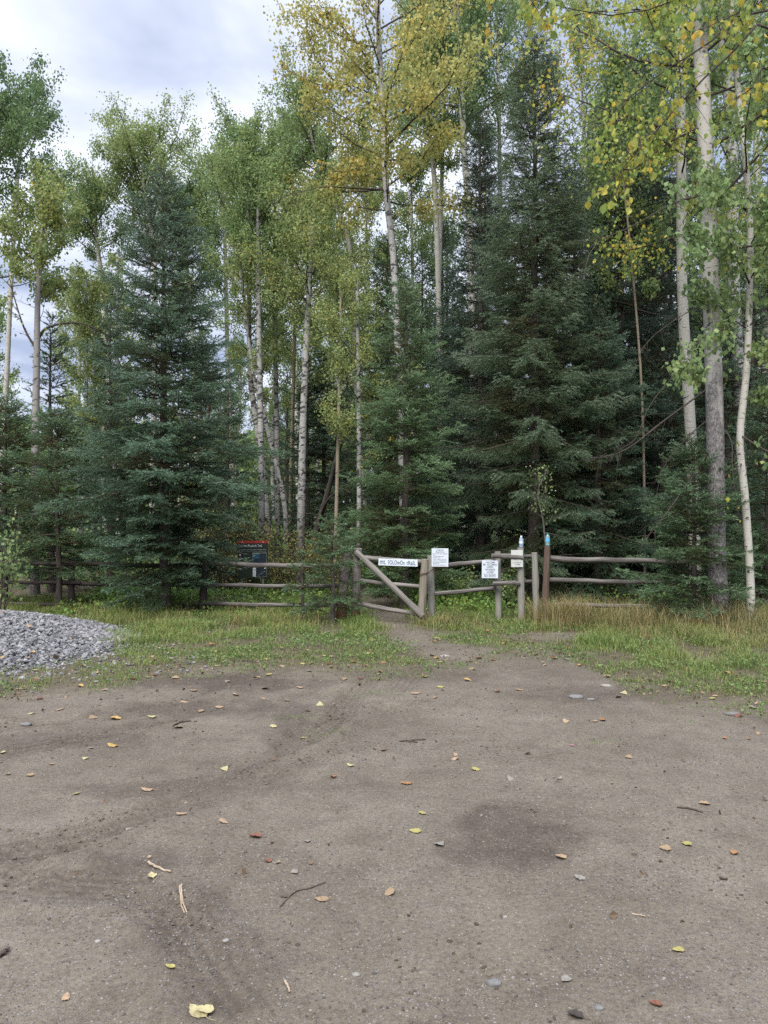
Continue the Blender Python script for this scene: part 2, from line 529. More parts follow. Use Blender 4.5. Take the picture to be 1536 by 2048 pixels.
RUTS = [[(-1.9, 3.2), (-1.35, 4.2), (-0.75, 5.2), (-0.35, 6.4), (-0.2, 7.6)],
        [(-3.0, 3.0), (-1.55, 3.9), (-0.9, 4.6), (-0.2, 5.6), (0.0, 6.6)],
        [(-4.5, 4.2), (-2.6, 5.3), (-1.6, 6.4), (-0.9, 7.6)],
        [(-5.0, 5.0), (-3.0, 5.9), (-1.9, 6.9), (-1.3, 8.0)],
        [(-1.6, 3.4), (-1.1, 3.35), (-0.75, 3.0), (-0.55, 2.65)]]


def along(x, y, poly):
    """distance along the polyline of its point nearest to x, y, and the signed offset from it"""
    best = np.full(np.shape(x), 1e9); S = np.zeros(np.shape(x)); O = np.zeros(np.shape(x)); acc = 0.0
    for (ax, ay), (bx, by) in zip(poly[:-1], poly[1:]):
        ex, ey = bx - ax, by - ay
        l = math.hypot(ex, ey)
        t = np.clip(((x - ax) * ex + (y - ay) * ey) / (l * l), 0, 1)
        d = np.hypot(x - ax - t * ex, y - ay - t * ey)
        m_ = d < best
        best = np.where(m_, d, best); S = np.where(m_, acc + t * l, S)
        O = np.where(m_, ((x - ax) * ey - (y - ay) * ex) / l, O)
        acc += l
    return S, O


def ground_z(x, y):
    x = np.asarray(x, float); y = np.asarray(y, float)
    z = 0.030 * (fbm(x, y, 0.7, 2) - 0.5) + 0.020 * (fbm(x, y, 3.0, 3) - 0.5)
    for k, r in enumerate(RUTS):
        d = dist_poly(x, y, r) + 0.12 * (vn(x, y, 3, 40 + k) - 0.5)
        z = z - 0.020 * np.exp(-(d / 0.10) ** 2) + 0.014 * np.exp(-((d - 0.19) / 0.06) ** 2) * (0.4 + 1.2 * vn(x, y, 9, 140 + k))
        S_, O_ = along(x, y, r)
        O_ = O_ + 0.06 * (vn(x, y, 1.5, 170 + k) - 0.5)
        fade = ss(0.42, 0.6, vn(x, y, 0.9, 180 + k)) * (1 - ss(0.09, 0.13, np.abs(O_)))
        z = z + fade * (0.0045 * np.cos(O_ * 2 * PI / 0.05) + 0.0045 * np.cos(S_ * 2 * PI / 0.085 + 9 * np.abs(O_) * 2 * PI))
    return z


def damp(x, y):
    D = np.zeros(np.shape(x))
    spots = [(0.62, 3.85, 0.34, 0.46, 0.95), (-1.65, 6.6, 0.9, 0.35, 0.8), (-1.9, 7.7, 1.5, 0.45, 0.95), (-0.75, 6.3, 0.16, 1.1, 0.7),
             (-2.6, 5.6, 1.2, 0.25, 0.6), (-1.25, 3.55, 0.35, 0.25, 0.8), (-0.8, 3.1, 0.18, 0.35, 0.7), (2.6, 7.2, 1.3, 0.35, 0.7),
             (0.4, 8.1, 0.8, 0.4, 0.6), (-1.3, 4.6, 0.9, 0.14, 0.55), (-0.6, 2.75, 0.3, 0.25, 0.5)]
    for k, (cx, cy, rx, ry, a) in enumerate(spots):
        q = np.hypot((x - cx) / rx, (y - cy) / ry) + 1.1 * (fbm(x, y, 3.0, 60 + k, 5) - 0.5) + 0.8 * (fbm(x, y, 11.0, 160 + k, 3) - 0.5)
        D = np.maximum(D, a * (1 - ss(0.45, 1.25, q)))
    for k, r in enumerate(RUTS):
        d = dist_poly(x, y, r) + 0.3 * (fbm(x, y, 2.5, 80 + k) - 0.5)
        D = np.maximum(D, 0.65 * np.exp(-(d / 0.12) ** 2) * vn(x, y, 1.1, 90 + k))
        S_, O_ = along(x, y, r)
        O_ = O_ + 0.06 * (vn(x, y, 1.5, 170 + k) - 0.5)
        fade = ss(0.38, 0.6, vn(x, y, 0.9, 180 + k)) * (1 - ss(0.10, 0.17, np.abs(O_)))
        D = np.clip(D + fade * (0.16 + 0.27 * np.cos(O_ * 2 * PI / 0.06 + 2 * vn(x, y, 4, 210))), 0, 1)
    return D


def axis(segs):
    a = [np.arange(s, e, st) for s, e, st in segs]
    return np.concatenate(a + [[segs[-1][1]]])


gx = axis([(-600, -60, 60), (-60, -14, 2), (-14, -4.5, 0.2), (-4.5, -2.6, 0.03), (-2.6, 2.3, 0.017), (2.3, 4.5, 0.03), (4.5, 14, 0.2), (14, 60, 2), (60, 600, 60)])
gy = axis([(-40, -4, 4), (-4, 1.8, 0.5), (1.8, 7.0, 0.017), (7.0, 10.5, 0.03), (10.5, 18, 0.12), (18, 40, 1), (40, 100, 10), (100, 900, 100)])
GX, GY = np.meshgrid(gx, gy)
GZ = ground_z(GX, GY)
mb = MB()
nx, ny = len(gx), len(gy)
ii = (np.arange(ny - 1) * nx)[:, None] + np.arange(nx - 1)[None]
gf = np.stack([ii, ii + 1, ii + nx + 1, ii + nx], -1).reshape(-1, 4)
mb.add(np.stack([GX, GY, GZ], -1).reshape(-1, 3), gf, 0, smooth=True)

m, t, o = mat_new('dirt_and_soil')
ob = coord(t, 'Object')
ga = t.nodes.new('ShaderNodeAttribute'); ga.attribute_name = 'grass'
da = t.nodes.new('ShaderNodeAttribute'); da.attribute_name = 'damp'
n_big = noise(t, ob, 0.9, 6, 0.6)
n_mid = noise(t, ob, 5.0, 6, 0.65)
n_fine = noise(t, ob, 45.0, 5, 0.7)
n_grit = noise(t, ob, 190.0, 3, 0.7)
r1 = ramp(t, [(0.33, (0.108, 0.089, 0.066)), (0.5, (0.131, 0.110, 0.083)), (0.68, (0.160, 0.135, 0.104))]); t.links.new(n_big, r1.inputs['Fac'])
r2 = ramp(t, [(0.30, (0.80, 0.785, 0.775)), (0.5, (1, 1, 1)), (0.72, (1.10, 1.10, 1.09))]); t.links.new(n_mid, r2.inputs['Fac'])
c = mixc(t, 1.0, r1.outputs[0], r2.outputs[0], 'MULTIPLY')
r3 = ramp(t, [(0.30, (0.62, 0.60, 0.58)), (0.5, (1, 1, 1)), (0.70, (1.28, 1.28, 1.27))]); t.links.new(n_fine, r3.inputs['Fac'])
c = mixc(t, 0.85, c, mixc(t, 1.0, c, r3.outputs[0], 'MULTIPLY'))
r4 = ramp(t, [(0.32, (0.62, 0.61, 0.60)), (0.5, (1, 1, 1)), (0.68, (1.3, 1.3, 1.3))]); t.links.new(n_grit, r4.inputs['Fac'])
c = mixc(t, 0.8, c, mixc(t, 1.0, c, r4.outputs[0], 'MULTIPLY'))
# grit: small stones of many greys pressed into the surface
vo = t.nodes.new('ShaderNodeTexVoronoi'); vo.inputs['Scale'].default_value = 75; t.links.new(ob, vo.inputs['Vector'])
vs = t.nodes.new('ShaderNodeSeparateColor'); t.links.new(vo.outputs['Color'], vs.inputs[0])
stone = math_node(t, 'MULTIPLY', math_node(t, 'LESS_THAN', vo.outputs['Distance'], 0.33), math_node(t, 'GREATER_THAN', vs.outputs[0], math_node(t, 'SUBTRACT', 1.12, n_mid)))
sc_ = ramp(t, [(0.0, (0.07, 0.065, 0.065)), (0.5, (0.15, 0.135, 0.12)), (0.8, (0.20, 0.19, 0.185)), (1.0, (0.30, 0.28, 0.25))]); t.links.new(vs.outputs[1], sc_.inputs['Fac'])
c = mixc(t, math_node(t, 'MULTIPLY', stone, 0.8), c, sc_.outputs[0])
wet = mixc(t, 1.0, c, (0.60, 0.575, 0.575), 'MULTIPLY')
c = mixc(t, da.outputs['Fac'], c, wet)
soilr = ramp(t, [(0.3, (0.05, 0.04, 0.026)), (0.5, (0.088, 0.072, 0.045)), (0.7, (0.125, 0.103, 0.068))]); t.links.new(noise(t, ob, 9, 6, 0.7), soilr.inputs['Fac'])
c = mixc(t, ga.outputs['Fac'], c, soilr.outputs[0])
h = math_node(t, 'ADD', math_node(t, 'MULTIPLY', n_fine, 0.8), math_node(t, 'ADD', math_node(t, 'MULTIPLY', n_grit, 0.35), math_node(t, 'MULTIPLY', stone, 0.25)))
bsdf(t, o, c, 0.9, 0.15, h, 0.75, 0.018)
M['ground'] = m
ground = mb.build('ground', m)
ground['kind'] = 'structure'; ground['label'] = 'grey brown gravelly dirt clearing running into grassy forest floor'
for nm, arr in (('grass', grass_amount(GX, GY)), ('damp', damp(GX, GY))):
    at = ground.data.attributes.new(nm, 'FLOAT', 'POINT')
    at.data.foreach_set('value', arr.astype(np.float32).ravel())


# ------------------------------------------------------------------ spruces
def needles(mb, S, D, L, tint, rng, ds, nl, w, mat=0, per=3):
    n = np.maximum(1, np.ceil(L / ds)).astype(int)
    idx = np.repeat(np.arange(len(L)), n)
    k = np.arange(len(idx)) - np.repeat(np.cumsum(n) - n, n)
    f = (k + rng.random(len(idx))) / n[idx]
    idx = np.repeat(idx, per); f = np.repeat(f, per)
    d = D[idx]
    p = S[idx] + d * (L[idx] * f)[:, None]
    a1 = nrm(np.cross(d, np.array([0.05, 0.02, 1.0]))); a2 = np.cross(d, a1)
    ang = rng.random(len(idx)) * 2 * PI
    rad = np.cos(ang)[:, None] * a1 + np.sin(ang)[:, None] * a2
    rad[:, 2] += 0.35
    side = nrm(np.cross(d, rad))
    dr = nrm(d * (0.55 + 0.5 * rng.random((len(idx), 1))) + 0.85 * rad)
    ln = nl * (0.7 + 0.6 * rng.random(len(idx)))[:, None]
    V = np.stack([p - side * w / 2, p + side * w / 2, p + dr * ln], 1).reshape(-1, 3)
    F = np.arange(len(V)).reshape(-1, 3)
    mb.add(V, F, mat, att=np.repeat(np.maximum(tint[idx], 0.001), 3))


def spruce_geo(h, R, seed, z0=0.15, lod=1.0, droop=0.0, shape=0.9, dens=1.0, inner=0.0, top_el=50, low_el=-8, zsp=None, gap=0.04, deadlow=0.0, low=0.72):
    rng = np.random.default_rng(seed)
    # branch list
    zs = []
    z = z0
    while z < h * 0.985:
        u = (z - z0) / (h - z0)
        zs.append(z)
        if zsp: z += zsp * (0.6 + 0.8 * rng.random()); continue
        z += (0.27 - 0.14 * u) * (0.55 + 0.9 * rng.random()) * max(0.75, lod ** 0.35) / dens * (0.8 + 0.04 * h)
    B = []
    ph = rng.random() * 6
    for z in zs:
        nb = rng.integers(5, 7)
        ph += 0.9
        for k in range(nb):
            B.append((z + rng.normal(0, 0.05), ph + k * 2 * PI / nb + rng.normal(0, 0.2)))
    B = np.array(B)
    zb = np.clip(B[:, 0], 0.05, h * 0.99); az = B[:, 1]
    u = np.clip((zb - z0) / (h - z0), 0, 1)
    prof = (1 - u) ** shape * np.minimum(1, low + 2.2 * u)
    lob = 0.74 + 0.54 * vn(az * 1.1, zb * 1.5, 1.0, seed)
    L = R * prof * lob * (0.66 + 0.50 * rng.random(len(zb))) + 0.10 + 0.05 * R
    keep = rng.random(len(zb)) > gap
    zb, az, u, L = zb[keep], az[keep], u[keep], L[keep]
    el = np.radians(low_el + (top_el - low_el) * u ** 1.6 + rng.normal(0, 6, len(u)))
    hd = np.stack([np.cos(az), np.sin(az), 0 * az], -1)
    dcur = (0.10 + droop) * (1 - u) ** 0.5
    wig = rng.normal(0, 0.07, (len(az), 2))

    def pos(i, t):
        l = L[i]
        sd = np.stack([-np.sin(az[i]), np.cos(az[i]), 0 * t], -1)
        x = hd[i] * (l * t * np.cos(el[i]))[:, None] + sd * (l * wig[i, 0] * np.sin(t * 3 + wig[i, 1] * 20))[:, None]
        zz = l * (np.sin(el[i]) * t - dcur[i] * 1.6 * t ** 2 + dcur[i] * 1.15 * t ** 3)
        return x + np.stack([0 * t, 0 * t, zb[i] + zz], -1)

    def der(i, t):
        return nrm(pos(i, t + 0.02) - pos(i, t - 0.02))
    nb = len(L)
    K = 7
    tt = np.linspace(0, 1, K)
    PP = np.stack([pos(np.arange(nb), np.full(nb, a)) for a in tt], 1)
    wood = MB()
    kk = 14
    tp = np.stack([rng.normal(0, 0.012, kk).cumsum() * 0.5, rng.normal(0, 0.012, kk).cumsum() * 0.5, np.linspace(-0.06, h * 0.985, kk)], -1)
    tr = np.linspace(1, 0.05, kk) ** 0.9 * (0.010 * h + 0.028); tr[0] *= 1.3
    tubes(wood, tp[None], tr[None], 9, 0, lump=0.12, rng=rng)
    rr = (0.0045 + 0.0075 * L)[:, None] * np.linspace(1, 0.25, K)[None]
    tubes(wood, PP, rr, 4, 1)
    # secondary twigs
    sp = 0.072 * lod ** 0.7
    nj = np.maximum(1, (L * 0.9 / sp)).astype(int)
    bi = np.repeat(np.arange(nb), nj); j = np.arange(len(bi)) - np.repeat(np.cumsum(nj) - nj, nj)
    t = 0.10 + 0.90 * (j + rng.random(len(bi))) / nj[bi]
    bi = np.repeat(bi, 2); t = np.repeat(t, 2); sgn = np.tile([1, -1], len(t) // 2)
    if deadlow > 0:      # bare inner wood on the lowest branches
        ok = (t > 0.5 * deadlow * (1 - u[bi]) ** 2) | (rng.random(len(t)) < 0.2)
        bi, t, sgn = bi[ok], t[ok], sgn[ok]
    l2 = (0.43 * L[bi] * (1 - t) ** 0.75 * np.minimum(1, 0.55 + 1.4 * t) * (0.6 + 0.7 * rng.random(len(t))) + 0.065)
    l2 = np.minimum(l2, 0.55)
    S2 = pos(bi, t); d0 = der(bi, t)
    sd = nrm(np.cross(d0, np.array([0, 0, 1.0])))
    an = np.radians(52 + rng.normal(0, 12, len(t)))
    hang = (0.12 + 1.6 * droop) * (1 - 0.7 * u[bi])
    D2 = nrm(d0 * np.cos(an)[:, None] + sd * (sgn * np.sin(an))[:, None] + np.stack([0 * t, 0 * t, rng.normal(0, 0.24, len(t)) - hang], -1))
    # tertiary twigs
    n3 = np.where(l2 > 0.085, (l2 / (0.066 * lod ** 0.7)), 0).astype(int)
    ti = np.repeat(np.arange(len(l2)), n3); j3 = np.arange(len(ti)) - np.repeat(np.cumsum(n3) - n3, n3)
    s = 0.2 + 0.75 * (j3 + rng.random(len(ti))) / np.maximum(1, n3[ti])
    sg = np.where(rng.random(len(ti)) < 0.5, 1, -1)
    l3 = 0.45 * l2[ti] * (1 - s) * (0.6 + 0.7 * rng.random(len(ti))) + 0.05
    S3 = S2[ti] + D2[ti] * (l2[ti] * s)[:, None]
    sd3 = nrm(np.cross(D2[ti], np.array([0, 0, 1.0])))
    D3 = nrm(D2[ti] * 0.72 + sd3 * (0.7 * sg)[:, None] + np.stack([0 * s, 0 * s, rng.normal(0, 0.24, len(s)) - 0.8 * hang[ti]], -1))
    # branch ends carry needles too
    S1 = PP[:, :-1].reshape(-1, 3); E1 = PP[:, 1:].reshape(-1, 3)
    l1 = np.linalg.norm(E1 - S1, axis=1); D1 = nrm(E1 - S1)
    t1 = np.tile(tt[:-1], nb)
    ok1 = t1 > 0.15
    bn = vn(az * 2.0, zb * 1.7, 1.0, seed + 5)
    old = np.where(rng.random(nb) < inner, -0.26, 0.0)
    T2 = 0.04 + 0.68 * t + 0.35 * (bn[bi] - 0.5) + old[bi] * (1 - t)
    T3 = T2[ti] + 0.18 * s + 0.10
    T1 = np.clip(t1 + 0.1, 0, 1) * 0.9
    foliage = MB()
    SS = np.concatenate([S2, S3, S1[ok1]]); DD = np.concatenate([D2, D3, D1[ok1]]); LL = np.concatenate([l2, l3, l1[ok1]])
    TT = np.concatenate([T2, T3, T1[ok1]])
    ds = 0.0135 * lod ** 0.9; nl = 0.0245 * lod ** 0.55; w = 0.0066 * lod ** 0.85
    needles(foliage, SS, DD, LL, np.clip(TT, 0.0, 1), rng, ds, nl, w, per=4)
    # leader
    needles(foliage, np.array([[tp[-1][0], tp[-1][1], h * 0.90]]), np.array([[0, 0, 1.0]]), np.array([h * 0.1]), np.array([0.8]), rng, ds * 0.5, nl, w)
    return wood, foliage


def spruce(label, px, tip, Y, hw, seed, kind='needle_blue', group=None, x=None, h=None, R=None, **kw):
    X = (px - 768) / FPX * Y if x is None else x
    H = EYE + (HOR - tip) * Y / FPX if h is None else h
    RR = hw / FPX * Y if R is None else R
    wood, fol = spruce_geo(H, RR, seed, **kw)
    root = thing('spruce_tree', label, 'spruce tree', (X, Y, 0), group or 'spruces along the fence')
    wood.build('trunk', [M['spruce_bark'], M['twig_dark']], root)
    fol.build('crown', [M[kind]], root)
    return root


spruce('broad bushy blue-green spruce standing over the fence behind the gravel heap', 330, 335, 13.6, 225, 11, 'needle_blue', z0=0.55, shape=0.72, low=0.45, inner=0.3, low_el=-4, deadlow=0.28, zsp=0.185, top_el=46, gap=0.02)
spruce('neat layered green spruce directly behind the open gate', 810, 560, 14.4, 142, 12, 'needle_bright', z0=0.45, shape=0.66, inner=0.12, low_el=-3, droop=-0.03)
spruce('tall narrow dark blue spruce between the layered spruce and the drooping giant', 962, 225, 17.5, 150, 13, 'needle_dark', z0=0.6, lod=1.2, shape=0.66, low_el=-12, inner=0.1)
spruce('tallest spruce, with drooping olive branches, behind the posts with the bottles', 1070, 65, 15.2, 185, 14, 'needle_olive', z0=0.5, lod=1.0, shape=0.52, droop=0.22, inner=0.14, low_el=-2, gap=0.02, dens=1.15)
spruce('broken-topped green spruce leaning in behind the layered spruce', 775, 470, 18.5, 150, 15, 'needle_green', z0=0.8, lod=1.35, shape=0.75, low_el=-10, inner=0.15)
spruce('dark spruce with a bare brown stem left of the two white aspen trunks', 1243, 120, 17.0, 175, 16, 'needle_dark', z0=0.5, lod=1.25, shape=0.5, droop=0.12, inner=0.3, gap=0.2, low_el=-6)
spruce('dense blue-tipped spruce low over the far rails of the right fence', 1195, 600, 15.2, 165, 17, 'needle_blue', z0=0.4, lod=1.1, shape=0.7, droop=0.10, inner=0.3, gap=0.12)
spruce('small soft green spruce hiding the end of the right fence rails', 1385, 885, 12.45, 145, 18, 'needle_green', z0=0.12, shape=0.62, low_el=0, dens=1.35, gap=0.0)
spruce('spruce with a thin leader just left of the white aspen trunk', 1325, 640, 16.5, 120, 19, 'needle_blue', z0=0.4, lod=1.2, shape=0.75, inner=0.25, droop=0.06)
spruce('feathery little spruce sapling leaning on the gate end of the left fence', 666, 1030, 12.25, 68, 20, 'needle_green', z0=0.30, shape=0.75, low_el=5, lod=0.85, dens=0.95, gap=0.18)
spruce('smallest spruce sapling, in the grass before the left fence rails', 607, 1112, 12.3, 52, 21, 'needle_green', z0=0.2, shape=0.7, low_el=5, lod=0.85, dens=0.75, gap=0.4)
spruce('bushy spruce rising behind the middle of the gravel heap', 118, 830, 14.2, 150, 22, 'needle_green', z0=0.75, shape=0.7, inner=0.3, low_el=0, deadlow=0.8)
spruce('spruce with browning low boughs at the left end of the gravel heap', 10, 800, 15.0, 165, 23, 'needle_green', z0=0.7, shape=0.7, inner=0.45, low_el=2, lod=1.1, deadlow=0.6)
spruce('thin blackish spruce with a ragged tip left of the broad blue-green spruce', 222, 600, 20.0, 105, 24, 'needle_blue', z0=1.0, lod=1.5, shape=0.7, gap=0.3, droop=0.08)
spruce('spruce crowding in at the right edge beside the bent aspen', 1535, 760, 14.6, 120, 25, 'needle_green', z0=0.3, lod=1.1, shape=0.7)
spruce('shaded spruce behind the trunks of the pale aspen group', 648, 690, 22.5, 110, 26, 'needle_blue', z0=0.6, lod=1.6, shape=0.75)
spruce('middling spruce filling the gap between the broad spruce and the trail sign', 455, 770, 17.8, 100, 27, 'needle_blue', z0=0.5, lod=1.3, shape=0.75, inner=0.2)
spruce('spruce standing in shade behind the notice board on the gate post', 905, 560, 20.0, 130, 28, 'needle_blue', z0=0.5, lod=1.4, shape=0.7, inner=0.2)
spruce('spruce in shade behind the bent aspen trunk', 1452, 620, 18.0, 120, 29, 'needle_blue', z0=0.4, lod=1.35, shape=0.7, inner=0.2)

spruce('green-black spruce behind the clean white trunk', 1310, 250, 19.0, 150, 51, 'needle_dark', z0=0.5, lod=1.45, shape=0.6, inner=0.2, droop=0.05)
spruce('spruce filling the space right of the drooping giant, its tip below the aspen leaves', 1150, 330, 18.5, 150, 52, 'needle_dark', z0=0.5, lod=1.45, shape=0.6, inner=0.2, droop=0.05)
spruce('spruce tucked behind the right shoulder of the broad blue-green spruce', 415, 690, 19.5, 110, 54, 'needle_green', z0=0.5, lod=1.5, shape=0.7, inner=0.2)
# deeper spruces: three kinds, copied
deep = []
for s, (h, R) in enumerate(((9.5, 1.5), (12.5, 1.7), (6.5, 1.25))):
    deep.append(spruce('dark spruce deep in the forest beyond the fence', 0, 0, 0, 0, 40 + s, 'needle_blue', 'spruces deep in the forest', x=0, h=h, R=R, lod=2.3, shape=0.75, z0=0.3, inner=0.15))
rng = np.random.default_rng(5)
spots = [(-5.2, 22, 2), (-3.3, 26, 2), (-1.3, 27, 0), (-0.3, 31, 1), (-6.6, 30, 2), (1.2, 24.5, 0), (3.0, 23, 1), (4.6, 22, 0),
         (6.2, 21.5, 1), (8.2, 22, 1), (9.8, 20.5, 0), (11.5, 23, 1), (5.4, 26, 1), (7.4, 27, 1), (9.6, 28, 1), (2.2, 29, 1), (-2.6, 33, 0), (-4.8, 35, 2), (-9, 33, 2),
         (12.5, 18, 0), (-7.6, 17.6, 2), (0.2, 21.5, 2), (13.5, 28, 1), (4.0, 32, 1), (-12, 36, 2), (-15, 40, 2), (-2.2, 22.3, 2), (7.6, 18.3, 2)]
for i, (x, y, k) in enumerate(spots):
    sc_f = 0.85 + 0.3 * rng.random()
    if i < 3 and False: pass
    if k in (0, 1, 2) and deep[k].location.y == 0:
        deep[k].location = (x, y, 0); deep[k].scale = (sc_f, sc_f, sc_f)
    else:
        copy_tree(deep[k], (x, y, 0), rng.random() * 6, (sc_f, sc_f, sc_f * (0.9 + 0.2 * rng.random())))


# ------------------------------------------------------------------ aspens and poplars
def add_leaves(mb, C, size, rng, mat=0, tint=None, hang=0.6, near=False):
    """leaf blades at the points C"""
    n = len(C)
    d = nrm(rng.normal(0, 1, (n, 3)) + np.array([0, 0, -2.2 * hang]))
    nn = nrm(np.cross(d, rng.normal(0, 1, (n, 3))))
    sd = np.cross(d, nn)
    L = (size * (0.7 + 0.55 * rng.random(n)))[:, None] if np.ndim(size) == 0 else (size * (0.7 + 0.55 * rng.random(n)))[:, None]
    W = L * (0.42 if near else 0.45)
    if not near:
        V = np.stack([C, C + d * L * 0.45 + sd * W + nn * L * 0.10, C + d * L, C + d * L * 0.45 - sd * W + nn * L * 0.10], 1)
        F = (np.arange(n) * 4)[:, None] + np.arange(4)[None]
        k = 4
    else:
        o_ = [(0, 0, 0), (0.75, 0.20, 0.10), (0.98, 0.45, 0.14), (0.60, 0.75, 0.08), (0, 1.0, -0.12), (-0.60, 0.75, 0.08), (-0.98, 0.45, 0.14), (-0.75, 0.20, 0.10), (0, 0.5, -0.02)]
        V = np.stack([C + sd * W * a + d * L * b + nn * L * e for a, b, e in o_], 1)
        tri = np.array([[8, i, (i + 1) % 8] for i in range(8)])
        F = ((np.arange(n) * 9)[:, None, None] + tri[None]).reshape(-1, 3)
        k = 9
    if tint is None: tint = rng.random(n)
    mb.add(V.reshape(-1, 3), F, mat, att=np.repeat(np.clip(tint, 0.001, 1), k), smooth=False)


def grow(wood, leaves, S, D, L, r0, rng, nl, lsize, twigs=8, up=0.5, lmat=0, spread=0.09, near=False, wmat=1, tbias=0.0, hang=0.6, tl=0.42, bare=0.25):
    """limbs (start, direction, length) with side twigs that carry leaves"""
    n = len(L); K = 7
    tt = np.linspace(0, 1, K)
    bend = rng.normal(0, 0.10, (n, 3)); bend[:, 2] = np.abs(bend[:, 2]) * 0.5 + up * 0.35

    def pos(i, t):
        return S[i] + D[i] * (L[i] * t)[:, None] + bend[i] * (L[i] * t ** 2)[:, None] + 0.05 * np.stack([np.sin(7 * t + i), np.cos(6 * t + 2 * i), 0 * t], -1) * (L[i] * t)[:, None]
    PP = np.stack([pos(np.arange(n), np.full(n, a)) for a in tt], 1)
    tubes(wood, PP, np.maximum(r0[:, None] * np.linspace(1, 0.22, K)[None], 0.003), 5, wmat)
    # twigs
    ti = np.repeat(np.arange(n), twigs)
    t = bare + (1 - bare) * rng.random(len(ti)) ** 0.8
    TS = pos(ti, t)
    td = nrm(pos(ti, t + 0.03) - pos(ti, t - 0.03))
    TD = nrm(td * 0.8 + rng.normal(0, 0.62, (len(ti), 3)) + np.array([0, 0, 0.15 * up]))
    TL = np.maximum(0.10, tl * L[ti] * (1.1 - 0.75 * t) * (0.5 + 0.8 * rng.random(len(ti))))
    k2 = 4
    sag = rng.normal(0, 0.08, (len(ti), 3))
    TP = np.stack([TS + TD * (TL * a)[:, None] + sag * (TL * a * a)[:, None] for a in np.linspace(0, 1, k2)], 1)
    tubes(wood, TP, np.maximum((r0[ti] * 0.30)[:, None] * np.linspace(1, 0.35, k2)[None], 0.0022), 3, wmat)
    # leaves: count shared out by twig length
    w = TL / TL.sum()
    cnt = rng.poisson(w * nl)
    li = np.repeat(np.arange(len(ti)), cnt)
    s = 0.15 + 0.95 * rng.random(len(li)) ** 0.85
    C = TS[li] + TD[li] * (TL[li] * s)[:, None] + sag[li] * (TL[li] * s * s)[:, None] + rng.normal(0, 1, (len(li), 3)) * spread * (0.5 + TL[li])[:, None]
    tw = np.clip(rng.beta(1.6, 2.0, len(ti)) + tbias, 0, 1)
    add_leaves(leaves, C, lsize, rng, lmat, tw[li], hang, near)


def trunk_line(poly, Y, rng, k=26, wob=0.05):
    pts = [P(a, b, Y) for a, b in poly]
    pts = np.array(pts)
    pts[:, 1] += np.concatenate([[0], rng.normal(0, wob, len(pts) - 1).cumsum() * 0.5])
    if pts[0][2] > 0.02:        # run down to the ground
        pts = np.concatenate([[pts[0] + (pts[0] - pts[1]) / abs(pts[0][2] - pts[1][2]) * pts[0][2]], pts])
    pts[0][2] = -0.06
    return spline(pts, k)


def aspen(label, poly, Y, w0, w1, seed, bark='bark_white', leaf='leaf_green', z0=0.4, R=1.4, nl=7000, lsize=0.065, limbs=34, el=(25, 62),
          dead=10, cat='aspen tree', name='aspen_tree', near=False, prof=None, tbias=0.0, hang=0.6, group=None, spread=0.09, extra=None, k=26, lift=0.0, twigs=9):
    """poly: the trunk in photo pixels at distance Y; w0, w1: its width in pixels at the foot and at the top of poly; z0: crown base as a share of its height"""
    rng = np.random.default_rng(seed)
    lsize = lsize * (0.80 if not near else 1); spread = spread * 1.2; R = R * 1.1; twigs = twigs + 4
    T = trunk_line(poly, Y, rng, k)
    s = np.linspace(0, 1, k)
    rad = (w0 + (w1 - w0) * s) * 0.5 / FPX * Y
    rad[0] *= 1.25
    base = np.array([T[0][0], T[0][1], 0.0])
    wood, lv = MB(), MB()
    tubes(wood, T[None], rad[None], 12, 0, lump=0.05, rng=rng)
    H = T[-1][2]

    def at(f):
        q = f * (k - 1); i = np.minimum(q.astype(int), k - 2); g = (q - i)[:, None]
        return T[i] * (1 - g) + T[i + 1] * g, rad[i] * (1 - g[:, 0]) + rad[i + 1] * g[:, 0]
    if limbs:
        f = z0 + (1 - z0) * (np.arange(limbs) + rng.random(limbs)) / limbs
        f = np.clip(f, 0, 0.998)
        S, rr = at(f)
        u = (f - z0) / (1 - z0)
        az = np.arange(limbs) * 2.399 + rng.normal(0, 0.35, limbs)
        e = np.radians(el[0] + (el[1] - el[0]) * u + rng.normal(0, 8, limbs))
        D = np.stack([np.cos(az) * np.cos(e), np.sin(az) * np.cos(e), np.sin(e)], -1)
        pr = np.interp(u, [0, 0.25, 0.55, 0.8, 1], prof or [0.65, 1.0, 0.9, 0.6, 0.28])
        L = R * pr * (0.5 + 0.72 * rng.random(limbs))
        grow(wood, lv, S, D, L, np.minimum(rr * 0.45, 0.004 + 0.0085 * L), rng, nl * 2.2, lsize, twigs=twigs, tbias=tbias, near=near, hang=hang, spread=spread)
    if dead:
        f = 0.12 + (max(z0, 0.3) - 0.12) * rng.random(dead)
        S, rr = at(f)
        az = rng.random(dead) * 2 * PI
        e = np.radians(rng.normal(5, 18, dead))
        D = np.stack([np.cos(az) * np.cos(e), np.sin(az) * np.cos(e), np.sin(e)], -1)
        L = 0.35 + 0.9 * rng.random(dead)
        grow(wood, MB(), S, D, L, 0.004 + 0.006 * L, rng, 1, 0.01, twigs=4, up=-0.2)
    if extra:
        for (pp, r_, n_, tw_, mt_) in extra:
            limb_along(wood, lv, [P(*q) for q in pp], r_, rng, n_, lsize * 1.0, int(tw_ * 1.6), near, mt_, hang)
    root = thing(name, label, cat, base, group or 'aspens and poplars behind the fence')
    wood.build('trunk', [M[bark], M['twig_dark']], root, base)
    if lv.n:
        lv.build('crown', [M[leaf]], root, base)
    return root


